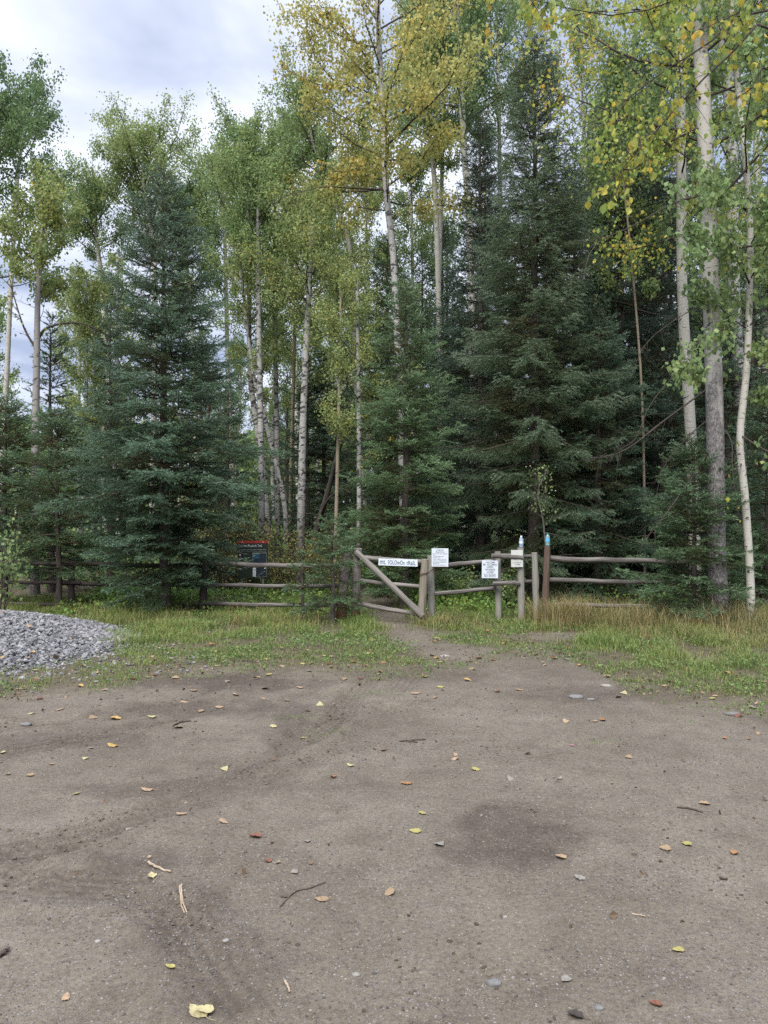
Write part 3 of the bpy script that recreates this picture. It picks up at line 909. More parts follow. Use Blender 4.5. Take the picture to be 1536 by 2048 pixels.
def limb_along(wood, lv, pts, r0, rng, nl, lsize, twigs, near, tb=0.0, hang=1.0, tl=(0.15, 0.5), wmat=1, spread=0.05):
    k = 12
    Q = spline(pts, k)
    tubes(wood, Q[None], (r0 * np.linspace(1, 0.2, k))[None], 6, wmat)
    n = twigs
    f = 0.15 + 0.85 * rng.random(n)
    q = f * (k - 1); i = np.minimum(q.astype(int), k - 2); g = (q - i)[:, None]
    S = Q[i] * (1 - g) + Q[i + 1] * g
    td = nrm(Q[i + 1] - Q[i])
    D = nrm(td * 0.7 + rng.normal(0, 0.6, (n, 3)))
    TL = tl[0] + (tl[1] - tl[0]) * rng.random(n)
    TP = np.stack([S + D * (TL * a)[:, None] + np.array([0, 0, -0.25]) * (TL * a * a)[:, None] for a in np.linspace(0, 1, 4)], 1)
    tubes(wood, TP, np.full(n, r0 * 0.28)[:, None] * np.linspace(1, 0.4, 4)[None], 3, wmat)
    cnt = rng.poisson(TL / TL.sum() * nl)
    li = np.repeat(np.arange(n), cnt)
    s = 0.25 + 0.8 * rng.random(len(li))
    C = S[li] + D[li] * (TL[li] * s)[:, None] + np.array([0, 0, -0.25]) * (TL[li] * s * s)[:, None] + rng.normal(0, spread, (len(li), 3))
    tw = np.clip(rng.beta(1.5, 1.7, n) + tb, 0, 1)
    if len(li):
        add_leaves(lv, C, lsize, rng, 0, tw[li], hang, near)


# right-hand group
aspen('thickest aspen trunk, rough dark bark below and white above, right of the fence', [(1440, 1238), (1432, 1100), (1425, 800), (1412, 400), (1396, 0), (1383, -420)], 12.3, 42, 24, 101,
      'bark_big', 'leaf_near', z0=0.62, R=2.6, nl=3400, lsize=0.085, limbs=24, el=(0, 55), dead=9, name='poplar_tree', cat='poplar tree', hang=0.9, spread=0.12, tbias=0.02,
      extra=[([(1398, 75, 12.3), (1350, 40, 12.2), (1300, 20, 12.0), (1180, 25, 11.7), (1060, 50, 11.5)], 0.022, 420, 26, 0.05),
             ([(1408, 285, 12.3), (1350, 270, 12.2), (1290, 285, 11.8), (1210, 330, 11.4)], 0.018, 330, 22, 0.0),
             ([(1405, 250, 12.3), (1330, 290, 12.0), (1260, 340, 11.5), (1200, 300, 11.2)], 0.018, 330, 24, 0.0),
             ([(1410, 390, 12.3), (1350, 405, 12.0), (1270, 450, 11.6), (1190, 490, 11.2), (1165, 560, 11)], 0.018, 0, 14, 0.0),
             ([(1425, 770, 12.3), (1330, 840, 12.0), (1250, 900, 11.7), (1180, 920, 11.5)], 0.016, 0, 16, 0.0),
             ([(1432, 880, 12.3), (1380, 960, 12.0), (1330, 1030, 11.6), (1290, 1080, 11.4)], 0.014, 0, 16, 0.0),
             ([(1420, 600, 12.3), (1350, 640, 12.1), (1290, 690, 11.9), (1260, 760, 11.8)], 0.010, 0, 16, 0.0),
             ([(1424, 700, 12.3), (1360, 740, 12.1), (1300, 810, 11.9), (1270, 880, 11.8), (1230, 900, 11.7)], 0.010, 0, 18, 0.0),
             ([(1428, 830, 12.3), (1380, 870, 12.1), (1330, 930, 11.9), (1310, 1000, 11.8)], 0.009, 0, 14, 0.0),
             ([(1430, 840, 12.3), (1462, 880, 12.1), (1465, 940, 12), (1480, 1060, 11.9)], 0.014, 12, 8, 0.1)])
aspen('clean white aspen trunk just left of the thickest trunk', [(1392, 1205), (1385, 920), (1368, 600), (1366, 300), (1362, 40), (1352, -320)], 15.0, 25, 16, 102,
      'bark_white', 'leaf_green', z0=0.60, R=2.0, nl=5200, lsize=0.075, limbs=26, el=(10, 60), dead=12)
aspen('slender bent aspen trunk rising from the grass at the right edge', [(1497, 1247), (1503, 1180), (1490, 1000), (1480, 880), (1492, 740), (1500, 560), (1497, 420), (1475, 200), (1460, 50), (1452, -200)], 12.2, 17, 9, 103,
      'bark_white', 'leaf_green', z0=0.40, R=1.3, nl=2700, lsize=0.105, limbs=30, el=(0, 55), dead=6, hang=0.9,
      extra=[([(1497, 640, 12.2), (1440, 660, 11.6), (1390, 690, 11.0), (1370, 730, 10.6)], 0.013, 300, 14, -0.15),
             ([(1500, 540, 12.2), (1450, 500, 11.6), (1400, 480, 11.0), (1375, 500, 10.7)], 0.013, 380, 16, -0.15),
             ([(1498, 420, 12.2), (1450, 400, 11.6), (1420, 370, 11.2), (1370, 360, 10.8)], 0.013, 380, 16, -0.15),
             ([(1500, 560, 12.2), (1540, 480, 11.6), (1560, 420, 11.2)], 0.013, 300, 14, -0.1),
             ([(1480, 870, 12.2), (1530, 900, 11.8), (1560, 910, 11.6)], 0.016, 40, 7, -0.1)])
aspen('stout grey-white aspen half hidden behind the bent aspen', [(1484, 1180), (1478, 800), (1468, 560), (1462, 250), (1440, 0), (1430, -200)], 18.0, 28, 18, 104,
      'bark_birch', 'leaf_green', z0=0.5, R=2.0, nl=6000, lsize=0.075, limbs=30, dead=12)
aspen('pale aspen at the right edge behind the stout grey-white one', [(1534, 1150), (1530, 700), (1521, 500), (1514, 200), (1510, -40)], 23.0, 19, 10, 105,
      'bark_white', 'leaf_deep', z0=0.4, R=2.2, nl=6500, lsize=0.08, limbs=30)
aspen('young leafy green aspen between the drooping spruce and the white trunk', [(1290, 1200), (1285, 800), (1262, 500), (1245, 330), (1232, 130)], 15.6, 6, 3, 106,
      'bark_tan', 'leaf_green', z0=0.52, R=1.35, nl=4200, lsize=0.085, limbs=30, dead=6)
aspen('little aspen sapling with fresh round leaves in front of the drooping spruce', [(1098, 1225), (1094, 1120), (1085, 1040), (1075, 985), (1092, 945)], 13.2, 5, 2, 107,
      'bark_grey', 'leaf_green', z0=0.55, R=0.30, nl=85, lsize=0.05, limbs=12, dead=2)

aspen('green aspen with a grey stem behind the clean white trunk', [(1345, 1170), (1340, 800), (1330, 500), (1325, 250), (1322, 60)], 20.0, 12, 6, 108,
      'bark_grey', 'leaf_deep', z0=0.42, R=2.0, nl=7500, lsize=0.08, limbs=36)
aspen('green aspen crowding behind the thickest trunk near the top right', [(1425, 1155), (1428, 700), (1420, 400), (1412, 150), (1405, -60)], 22.0, 12, 6, 109,
      'bark_white', 'leaf_green', z0=0.42, R=2.1, nl=8000, lsize=0.08, limbs=36)
aspen('yellowing aspen seen between the two tallest dark spruces', [(1185, 1150), (1180, 700), (1172, 400), (1165, 150), (1160, 0)], 23.0, 11, 6, 110,
      'bark_white', 'leaf_mixed', z0=0.5, R=1.9, nl=6500, lsize=0.08, limbs=32)
aspen('pale yellow-green aspen behind the tip of the dark blue spruce', [(1000, 1150), (1003, 700), (1000, 400), (996, 150), (990, -60)], 24.0, 11, 6, 1101,
      'bark_white', 'leaf_mixed', z0=0.5, R=2.0, nl=7000, lsize=0.08, limbs=32)

# centre
aspen('big golden poplar towering over the gate, its crown against the sky', [(812, 1185), (806, 1000), (798, 760), (787, 520), (772, 380), (766, 230), (757, 60), (748, -190)], 17.5, 17, 9, 111,
      'bark_birch', 'leaf_gold', z0=0.50, R=2.5, nl=9500, lsize=0.09, limbs=34, el=(5, 55), dead=12, name='poplar_tree', cat='poplar tree', hang=1.2, spread=0.11, prof=[0.7, 1.0, 1.0, 1.0, 0.7],
      extra=[([(775, 380, 17.5), (700, 376, 17.2), (640, 375, 16.9), (560, 395, 16.6)], 0.022, 60, 14, -0.3),
             ([(766, 240, 17.5), (740, 130, 17.3), (690, 60, 17), (640, 10, 16.8)], 0.024, 620, 24, 0.1),
             ([(766, 200, 17.5), (700, 170, 17.2), (640, 170, 17), (565, 135, 16.8)], 0.018, 520, 22, 0.1),
             ([(774, 330, 17.5), (730, 330, 17.3), (690, 345, 17.1), (660, 335, 17)], 0.015, 380, 14, 0.4)])
aspen('tall green aspen with a clean white stem right of the golden poplar', [(950, 1157), (940, 500), (928, 300), (920, 130), (905, -80)], 22.0, 15, 10, 112,
      'bark_white', 'leaf_deep', z0=0.50, R=2.4, nl=11000, lsize=0.08, limbs=40, dead=8)
aspen('slim white aspen between the golden poplar and the tall green aspen', [(890, 1147), (874, 470), (863, 300), (848, 180), (843, 20)], 24.0, 12, 7, 113,
      'bark_white', 'leaf_green', z0=0.36, R=2.0, nl=9500, lsize=0.08, limbs=40, dead=8)
aspen('pale aspen leaning left behind the golden poplar', [(745, 1168), (715, 800), (702, 520), (668, 400), (628, 290), (605, 190)], 20.0, 11, 6, 114,
      'bark_white', 'leaf_green', z0=0.52, R=1.9, nl=6500, lsize=0.07, limbs=30)
aspen('aspen with black scarred bark leftmost in the group by the trail sign', [(545, 1168), (527, 950), (512, 840), (500, 730), (498, 500), (495, 370), (490, 280)], 20.0, 14, 6, 115,
      'bark_birch', 'leaf_green', z0=0.46, R=1.85, nl=9500, lsize=0.065, limbs=38, dead=14)
aspen('straight white aspen standing right behind the trail sign', [(525, 1175), (523, 950), (519, 700), (516, 520), (517, 430), (520, 350)], 19.0, 14, 6, 116,
      'bark_birch', 'leaf_green', z0=0.54, R=1.5, nl=6000, lsize=0.065, limbs=28, dead=12)
aspen('thin aspen slanting left across the straight white stem', [(573, 1171), (570, 1020), (545, 900), (520, 800), (505, 740), (488, 600), (472, 470)], 19.5, 11, 5, 117,
      'bark_birch', 'leaf_mixed', z0=0.6, R=1.2, nl=3000, lsize=0.06, limbs=20, dead=10)
aspen('slim straight birch-like aspen right of the slanting one', [(556, 1165), (554, 880), (550, 650), (549, 440), (545, 335)], 20.5, 11, 6, 118,
      'bark_birch', 'leaf_green', z0=0.46, R=1.7, nl=8000, lsize=0.07, limbs=32, dead=10)
aspen('stout aspen with a dark furrowed foot in the middle of the gap', [(600, 1182), (603, 1020), (606, 850), (613, 680), (619, 560), (625, 420)], 18.0, 18, 9, 119,
      'bark_birch', 'leaf_mixed', z0=0.60, R=1.6, nl=6000, lsize=0.065, limbs=28, dead=10)
aspen('bare-stemmed brownish pole of a tree left of the gate', [(668, 1190), (672, 1060), (677, 850), (681, 680), (682, 540)], 17.0, 9, 5, 120,
      'bark_tan', 'leaf_mixed', z0=0.64, R=1.1, nl=2500, lsize=0.06, limbs=18, dead=8)
aspen('white aspen showing between the boughs left of the layered spruce', [(712, 1194), (718, 1050), (718, 900), (717, 750), (714, 560)], 16.5, 11, 7, 121,
      'bark_birch', 'leaf_mixed', z0=0.45, R=1.2, nl=3600, lsize=0.06, limbs=20, dead=8)
aspen('thin tan aspen behind the stout aspen of the gap', [(580, 1157), (582, 980), (588, 750), (592, 560), (596, 380)], 23.0, 9, 5, 122,
      'bark_tan', 'leaf_mixed', z0=0.38, R=1.8, nl=7000, lsize=0.07, limbs=30)

# left
aspen('tall pale aspen at the left edge with a pointed dark green crown', [(-10, 1165), (0, 1000), (10, 800), (22, 560), (35, 350), (44, 280), (62, 195)], 20.0, 14, 5, 131,
      'bark_white', 'leaf_deep', z0=0.56, R=2.0, nl=6500, lsize=0.075, limbs=30, el=(12, 60), prof=[0.9, 1.05, 0.8, 0.45, 0.2])
aspen('second dark green aspen cut by the left edge of the view', [(-75, 1190), (-62, 600), (-55, 320), (-40, 215)], 17.0, 16, 7, 132,
      'bark_grey', 'leaf_deep', z0=0.5, R=1.6, nl=6000, lsize=0.075, limbs=28, prof=[0.9, 1.0, 0.85, 0.55, 0.2])
aspen('dark grey forked aspen with a yellowing crown left of the broad spruce', [(70, 1190), (72, 900), (75, 720), (78, 600), (87, 490), (95, 385)], 17.0, 17, 6, 133,
      'bark_grey', 'leaf_mixed', z0=0.60, R=1.15, nl=4200, lsize=0.08, limbs=26, dead=6,
      extra=[([(75, 680, 17), (95, 655, 17), (150, 645, 17.1), (200, 660, 17.2)], 0.035, 40, 10, 0.1),
             ([(74, 700, 17), (50, 660, 17), (30, 600, 17.1), (15, 540, 17.2)], 0.03, 60, 10, 0.1)])
aspen('broad yellow-green aspen rising behind the broad blue-green spruce', [(302, 1140), (310, 600), (297, 430), (287, 380), (286, 305)], 26.0, 12, 5, 134,
      'bark_white', 'leaf_mixed', z0=0.42, R=2.1, nl=10000, lsize=0.08, limbs=42, tbias=-0.15, prof=[0.8, 1.0, 1.0, 0.85, 0.35])
aspen('light green aspen left of the broad yellow-green one', [(240, 1136), (205, 600), (192, 470), (188, 400)], 27.0, 11, 5, 135,
      'bark_white', 'leaf_green', z0=0.42, R=1.9, nl=8000, lsize=0.08, limbs=36)
aspen('soft green aspen right of the broad yellow-green one', [(400, 1136), (385, 700), (372, 500), (368, 400)], 27.0, 11, 5, 136,
      'bark_white', 'leaf_green', z0=0.40, R=1.9, nl=8000, lsize=0.08, limbs=36)
aspen('wide pale green aspen crown left of the golden poplar', [(470, 1130), (455, 700), (450, 480), (440, 335)], 29.0, 11, 5, 137,
      'bark_white', 'leaf_green', z0=0.45, R=2.0, nl=9000, lsize=0.085, limbs=38, tbias=0.05)
aspen('high green aspen behind the golden poplar with thin branches', [(600, 1127), (590, 700), (580, 420), (572, 255)], 30.0, 11, 5, 138,
      'bark_white', 'leaf_green', z0=0.45, R=2.3, nl=9500, lsize=0.09, limbs=38)
aspen('yellow-leaved aspen standing behind the slim white one right of the golden poplar', [(868, 1145), (875, 700), (884, 350), (890, 100), (892, -60)], 25.0, 10, 6, 1393,
      'bark_white', 'leaf_gold', z0=0.50, R=2.2, nl=8000, lsize=0.085, limbs=38)
aspen('leafy yellow-green aspen behind the bare-stemmed brownish pole', [(668, 1135), (664, 700), (660, 500), (655, 370)], 27.0, 9, 4, 139,
      'bark_grey', 'leaf_green', z0=0.42, R=1.9, nl=7000, lsize=0.08, limbs=36)
aspen('leafy aspen in the gap under the golden poplar', [(738, 1133), (735, 700), (732, 450), (730, 250)], 28.0, 9, 4, 1391,
      'bark_white', 'leaf_mixed', z0=0.32, R=1.9, nl=8500, lsize=0.08, limbs=36)
aspen('light green aspen glimpsed between the golden poplar and the dark blue spruce', [(828, 1133), (826, 700), (824, 450), (822, 330)], 28.0, 9, 4, 1392,
      'bark_white', 'leaf_green', z0=0.30, R=1.8, nl=8500, lsize=0.08, limbs=36)
for i, (a, b) in enumerate((((165, 1060), (172, 560)), ((188, 1060), (182, 560)), ((228, 1060), (236, 520)))):
    aspen(('thin dark stem farthest left in the row behind the black-tipped spruce', 'thin dark stem in the middle of the row behind the black-tipped spruce', 'speckled leaning stem against the broad spruce')[i],
          [(a[0] - 2, 1162), a, ((a[0] + b[0]) / 2 + 4, 800), b], 21.0, 9, 5, 140 + i, 'bark_birch', 'leaf_mixed', z0=0.5, R=1.1, nl=2600, lsize=0.07, limbs=18, dead=14)

# deeper aspens: four kinds, copied
da_ = []
for s in range(4):
    hh = (11, 12.5, 10, 13)[s]
    yb = 30.0
    top = HOR - (hh - EYE) * FPX / yb
    base_py = HOR + EYE * FPX / yb
    r = aspen('slender aspen deep in the forest beyond the fence', [(768, base_py), (772 + 6 * s, base_py - 200), (764, top + 150), (770, top)], yb, 9, 4, 150 + s,
              ('bark_white', 'bark_birch', 'bark_white', 'bark_grey')[s], ('leaf_green', 'leaf_mixed', 'leaf_green', 'leaf_deep')[s], z0=0.36, R=1.9, nl=5200, lsize=0.10, limbs=30, dead=6, group='aspens deep in the forest', k=14)
    da_.append(r)
rng = np.random.default_rng(8)
spots = [(-15.5, 30), (-13, 33), (-11.2, 31), (-9.6, 37), (-12.2, 44), (-16, 46), (-19, 42), (-8.2, 44), (-6.2, 40), (-4.6, 33), (-3.6, 39), (-2.0, 36), (-0.8, 42), (0.6, 34),
         (1.8, 38), (2.6, 31), (3.6, 36), (5.2, 31), (6.4, 35), (7.8, 31), (9, 36), (10.6, 32), (12.2, 36), (14, 31), (11, 41), (15.5, 38), (4.4, 42), (7, 44), (-5, 46), (-2.4, 50),
         (1.2, 48), (-10.4, 52), (-15, 56), (-20, 54), (-23, 48), (-7, 56), (13, 25.5), (10.4, 25), (8.4, 24.4), (6.9, 24), (3.9, 26.5), (12.0, 21)]
for i, (x, y) in enumerate(spots):
    k = i % 4
    f = 0.85 + 0.3 * rng.random()
    if x < -5 and y > 38: f *= 0.82
    if i < 4:
        da_[k].location = (x, y, 0); da_[k].scale = (f, f, f); da_[k].rotation_euler = (0, 0, rng.random() * 6)
    else:
        copy_tree(da_[k], (x, y, 0), rng.random() * 6, (f, f, f))

# the poplar beside the camera whose boughs hang into the top right corner
rng = np.random.default_rng(77)
wood, lv = MB(), MB()
base = np.array([4.3, 6.0, 0.0])
Tn = spline([(4.3, 6.0, -0.06), (4.28, 6.0, 1.5), (4.35, 6.02, 4.0), (4.3, 5.95, 6.5), (4.2, 5.9, 8.5)], 20)
tubes(wood, Tn[None], (0.13 * np.linspace(1, 0.4, 20))[None], 12, 0, lump=0.05, rng=rng)
for pts, r_, n_, tw_, tb_ in [
    ([(4.33, 6.0, 4.6), P(1560, -60, 5.6), P(1420, -25, 5.3), P(1250, 30, 5.0), P(1090, 5, 4.8), P(880, -50, 4.7)], 0.0075, 300, 60, -0.10),
    ([(4.33, 6.0, 4.9), P(1560, -90, 5.2), P(1300, -60, 4.8), P(1100, -50, 4.6), P(960, -50, 4.5)], 0.0120, 230, 50, 0.05),
    ([(4.33, 6.0, 4.0), P(1580, 60, 5.6), P(1440, 130, 5.4), P(1340, 230, 5.3), P(1260, 320, 5.2), P(1190, 400, 5.2)], 0.0108, 142, 37, 0.10),
    ([(4.33, 6.0, 4.3), P(1560, 30, 5.6), P(1400, 100, 5.4), P(1290, 170, 5.3), P(1200, 250, 5.2)], 0.0108, 120, 33, 0.00),
    ([(4.33, 6.0, 3.6), P(1570, 160, 5.7), P(1500, 180, 5.6), P(1430, 230, 5.5)], 0.0096, 67, 15, 0.15),
    ([(4.33, 6.0, 4.4), P(1560, 0, 5.4), P(1470, 30, 5.2), P(1400, 60, 5.0)], 0.0096, 82, 17, 0.15),
]:
    limb_along(wood, lv, pts, r_, rng, n_, 0.052, tw_, True, tb_, 1.6, (0.10, 0.34), 1, 0.03)
root = thing('poplar_tree', 'overhanging poplar whose large yellow leaves hang into the top right corner', 'poplar tree', base, 'aspens and poplars behind the fence')
wood.build('trunk', [M['bark_grey'], M['twig_dark']], root, base)
lv.build('crown', [M['leaf_near']], root, base)

# dead leaning stem
mb = MB()
rng = np.random.default_rng(31)
q = spline([P(632, 1062, 18.2), P(655, 985, 18.0), P(676, 905, 17.7), P(692, 850, 17.5), P(700, 800, 17.4)], 14)
q[0][2] = max(q[0][2], 0.0)
q = np.concatenate([[P(612, 1180, 18.4)], q])
tubes(mb, q[None], np.linspace(0.075, 0.025, 15)[None], 8, 0, lump=0.15, rng=rng, cap=True)
q2 = spline([P(640, 1040, 18.1), P(652, 1005, 17.6), P(680, 978, 17.3), P(700, 985, 17.1)], 8)
tubes(mb, q2[None], np.linspace(0.03, 0.01, 8)[None], 6, 0)
dl = mb.build('dead_tree', M['spruce_bark'], loc=(P(612, 1180, 18.4)[0], 18.4, 0))
tag(dl, 'dead blackish stem leaning right among the trunks left of the gate', 'dead tree')


# ------------------------------------------------------------------ shrubs of the understorey
def shrub(label, x, y, h, R, seed, leaf, nl, lsize, stems=9, group='shrubs under the trees', name='shrub'):
    rng = np.random.default_rng(seed)
    wood, lv = MB(), MB()
    az = rng.random(stems) * 6.28
    sp = 0.15 + 0.5 * rng.random(stems)
    D = nrm(np.stack([np.cos(az) * sp * R / h * 1.6, np.sin(az) * sp * R / h * 1.6, np.ones(stems)], -1))
    S = np.stack([np.cos(az) * 0.08, np.sin(az) * 0.08, np.full(stems, -0.03)], -1)
    L = h * (0.65 + 0.4 * rng.random(stems))
    grow(wood, lv, S, D, L, 0.006 + 0.005 * L, rng, nl, lsize, twigs=12, up=0.0, wmat=0, spread=0.07, tl=0.36, bare=0.18)
    root = thing(name, label, 'shrub', (x, y, 0), group)
    wood.build('stem', [M['twig_dark']], root)
    lv.build('foliage', [M[leaf]], root)
    return root


shrub('tall thinning shrub with brownish leaves left of the trail sign', *((455 - 768) / FPX * 16.8, 16.8), 2.0, 0.8, 201, 'leaf_brown', 1500, 0.045)
shrub('brown-leaved shrub rising over the top of the trail sign', *((510 - 768) / FPX * 17.2, 17.2), 1.8, 0.8, 202, 'leaf_brown', 1500, 0.045)
shrub('speckled olive shrub at the foot of the slanting aspen', *((565 - 768) / FPX * 16.4, 16.4), 1.5, 0.8, 203, 'leaf_brown', 1700, 0.045)
shrub('speckled olive shrub at the foot of the stout aspen', *((620 - 768) / FPX * 16.6, 16.6), 1.5, 0.75, 204, 'leaf_brown', 1600, 0.045)
shrub('leafy shrub with yellow flecks beside the bare-stemmed pole', *((662 - 768) / FPX * 16.2, 16.2), 1.2, 0.55, 205, 'leaf_brown', 1000, 0.045)
shrub('yellow-green leafy shrub at the left edge above the gravel heap', *((-6 - 768) / FPX * 12.6, 12.6), 1.55, 0.34, 206, 'leaf_green', 280, 0.07, 6)
shrub('light green shrub showing below the layered spruce', *((770 - 768) / FPX * 16.6, 16.6), 0.8, 0.7, 207, 'leaf_bright', 1100, 0.05)
shrub('low green shrub behind the notice board', *((905 - 768) / FPX * 14.8, 14.8), 0.8, 0.7, 208, 'leaf_green', 1000, 0.05)
shrub('low green shrub under the drooping spruce', *((1010 - 768) / FPX * 14.4, 14.4), 0.75, 0.6, 209, 'leaf_green', 800, 0.05)
shrub('yellow-leaved bush glowing through the broad spruce', *((415 - 768) / FPX * 19.0, 19.0), 3.6, 0.6, 210, 'leaf_gold', 420, 0.07, 5)

# ------------------------------------------------------------------ fence, gate
M['wood_post'] = old_wood('post_wood_grey', (0.13, 0.125, 0.105), (0.25, 0.24, 0.205), (0.36, 0.34, 0.295))
M['wood_gate'] = old_wood('gate_wood', (0.10, 0.085, 0.075), (0.205, 0.175, 0.155), (0.31, 0.275, 0.245), footcol=(0.10, 0.055, 0.030))
M['wood_gate_rail'] = old_wood('gate_rail_wood', (0.11, 0.098, 0.085), (0.21, 0.19, 0.165), (0.33, 0.305, 0.27), 55)
M['wood_tan'] = old_wood('gate_wood_tan', (0.12, 0.105, 0.08), (0.235, 0.205, 0.155), (0.34, 0.305, 0.24))
M['wood_brown'] = old_wood('post_wood_brown', (0.055, 0.036, 0.026), (0.115, 0.080, 0.060), (0.20, 0.16, 0.13))
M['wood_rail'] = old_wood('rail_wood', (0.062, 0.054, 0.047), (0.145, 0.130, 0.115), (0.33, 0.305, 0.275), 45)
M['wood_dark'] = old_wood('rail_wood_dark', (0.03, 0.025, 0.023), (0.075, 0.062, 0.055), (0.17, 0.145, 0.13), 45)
M['cut_end'] = plain('cut_wood_end', (0.28, 0.25, 0.20), 0.85, 0.1, var=0.4, scale=60)
M['wire'] = plain('rusty_wire', (0.09, 0.05, 0.035), 0.6, 0.4, 0.5)
frng = np.random.default_rng(90)


def pole(name, pts, r0, r1, mats, parent, loc, k=9, sides=12, sag=0.0, lump=0.08):
    """a round timber through the points, with cut ends"""
    q = spline(pts, k) if len(pts) > 2 else np.linspace(pts[0], pts[1], k)
    if name == 'rail': r0, r1 = r0 * 0.9, r1 * 0.9
    q = q + frng.normal(0, r0 * (0.10 if name == 'rail' else 0.035), q.shape)
    mb = MB()
    rr = np.linspace(r0, r1, k) * (1 + frng.normal(0, 0.035, k))
    tubes(mb, q[None], rr[None], sides, 0, lump=lump, rng=frng, cap=2)
    return mb.build(name, [M[mats], M['cut_end']], parent, loc)


def post(px0, py0, px1, py1, Y, w, mats, parent, loc, Yt=None, name='post', foot=None):
    """a post from its foot to its top, both in photo pixels"""
    a = P(px0, py0, Y); b = P(px1, py1, Yt or Y)
    if foot is None: a[2] = -0.12
    return pole(name, [a, b], w / 2 / FPX * Y * 1.03, w / 2 / FPX * Y * 0.97, mats, parent, loc, lump=0.05)


FG = 'pole fence along the forest edge'
lf = np.array([*G(690, 1243), 0])
left_fence = thing('pole_fence', 'dark three-rail pole fence running left from the gate behind the spruces', 'fence', lf, FG)
post(680, 1243, 693, 1105, 12.45, 21, 'wood_gate', left_fence, lf)
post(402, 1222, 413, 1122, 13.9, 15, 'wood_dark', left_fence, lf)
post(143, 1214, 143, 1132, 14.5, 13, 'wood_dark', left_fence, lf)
for (a, b, Ya, Yb, r) in [((420, 1127), (700, 1132), 13.9, 12.55, 0.05), ((400, 1169), (694, 1172), 13.95, 12.58, 0.042), ((398, 1206), (690, 1211), 13.9, 12.58, 0.042),
                          ((130, 1126), (436, 1134), 14.6, 14.02, 0.05), ((110, 1166), (420, 1171), 14.6, 14.05, 0.045), ((120, 1210), (415, 1211), 14.6, 14.05, 0.042),
                          ((-120, 1120), (160, 1128), 14.8, 14.45, 0.05), ((-120, 1160), (160, 1166), 14.8, 14.42, 0.045), ((-120, 1202), (160, 1209), 14.8, 14.42, 0.042)]:
    mid = (P(*a, Ya) + P(*b, Yb)) / 2 + np.array([0, 0, -0.012])
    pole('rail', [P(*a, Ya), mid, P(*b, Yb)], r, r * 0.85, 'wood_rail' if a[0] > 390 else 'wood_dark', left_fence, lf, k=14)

gl = np.array([*G(710, 1243), 0])
gate = thing('wooden_gate', 'sagging timber gate with a diagonal brace standing ajar between two posts', 'gate', gl)
post(709, 1243, 716, 1097, 12.45, 18, 'wood_gate', gate, gl, name='stile')
a = P(842, 1234, 12.15); a[2] = 0.05
pole('stile', [a, P(850, 1118, 12.15)], 0.066, 0.062, 'wood_tan', gate, gl, lump=0.07)
for (a, b, r) in [((716, 1114), (846, 1124), 0.042), ((716, 1160), (842, 1173), 0.036), ((712, 1206), (840, 1229), 0.042)]:
    pole('rail', [P(*a, 12.44), P((a[0] + b[0]) / 2, (a[1] + b[1]) / 2 + 1, 12.3), P(*b, 12.17)], r, r * 0.95, 'wood_gate_rail', gate, gl)
pole('brace', [P(712, 1104, 12.36), P(780, 1168, 12.2), P(845, 1232, 12.07)], 0.05, 0.048, 'wood_gate_rail', gate, gl)
mb = MB()
for cc, pa in ((12.45, [(682, 1122), (690, 1124), (712, 1126), (724, 1125)]),):
    tubes(mb, spline([P(x, y, 12.34) for x, y in pa], 10)[None], np.full((1, 10), 0.009), 6)
ring = []
for k in range(17):
    an = k / 16 * 2 * PI
    ring.append(P(848 + 10.5 * math.cos(an), 1147 - 2 * math.cos(an), 12.15 - 0.085 * math.sin(an)))
mb.build('wire_tie', M['wire'], gate, gl)
mb = MB()
tubes(mb, np.array(ring)[None], np.full((1, 17), 0.008), 5)
tubes(mb, spline([P(857, 1146, 12.1), P(862, 1141, 12.2), P(868, 1136, 12.3)], 8)[None], np.full((1, 8), 0.009), 5)
mb.build('wire_tie', M['wire'], gate, gl)

ml = np.array([*G(930, 1241), 0])
mid_fence = thing('pole_fence', 'short pale-posted fence stretch between the gate and the walk-through gap', 'fence', ml, FG)
post(864, 1241, 862, 1111, 12.45, 14.5, 'wood_post', mid_fence, ml)
post(997, 1240, 996, 1103, 12.5, 13.5, 'wood_post', mid_fence, ml)
post(1043, 1242, 1041, 1095, 12.4, 14, 'wood_post', mid_fence, ml)
post(1074, 1242, 1069, 1105, 12.4, 13.5, 'wood_post', mid_fence, ml)
for (a, b, Y, r) in [((872, 1133), (992, 1121), 12.38, 0.042), ((870, 1188), (992, 1176), 12.38, 0.040), ((984, 1112), (1046, 1115), 12.30, 0.044), ((986, 1167), (1040, 1167), 12.32, 0.040),
                     ((995, 1110), (1070, 1113), 12.56, 0.036), ((1000, 1165), (1070, 1163), 12.56, 0.036)]:
    pole('rail', [P(*a, Y), P(*b, Y + 0.02)], r, r * 0.9, 'wood_rail', mid_fence, ml)

rl = np.array([*G(1088, 1245), 0])
right_fence = thing('pole_fence', 'three-rail fence with a brown end post running right into the spruces', 'fence', rl, FG)
post(1088, 1245, 1095, 1092, 12.3, 13.5, 'wood_brown', right_fence, rl)
post(1436, 1236, 1438, 1120, 12.75, 13, 'wood_dark', right_fence, rl)
for (a, b, r) in [((1098, 1117), (1440, 1124), 0.050), ((1096, 1160), (1440, 1166), 0.042), ((1094, 1209), (1440, 1214), 0.042)]:
    pole('rail', [P(*a, 12.38), P((a[0] + b[0]) / 2, (a[1] + b[1]) / 2 + 1, 12.5), P(*b, 12.62)], r, r * 0.9, 'wood_rail', right_fence, rl, k=14)

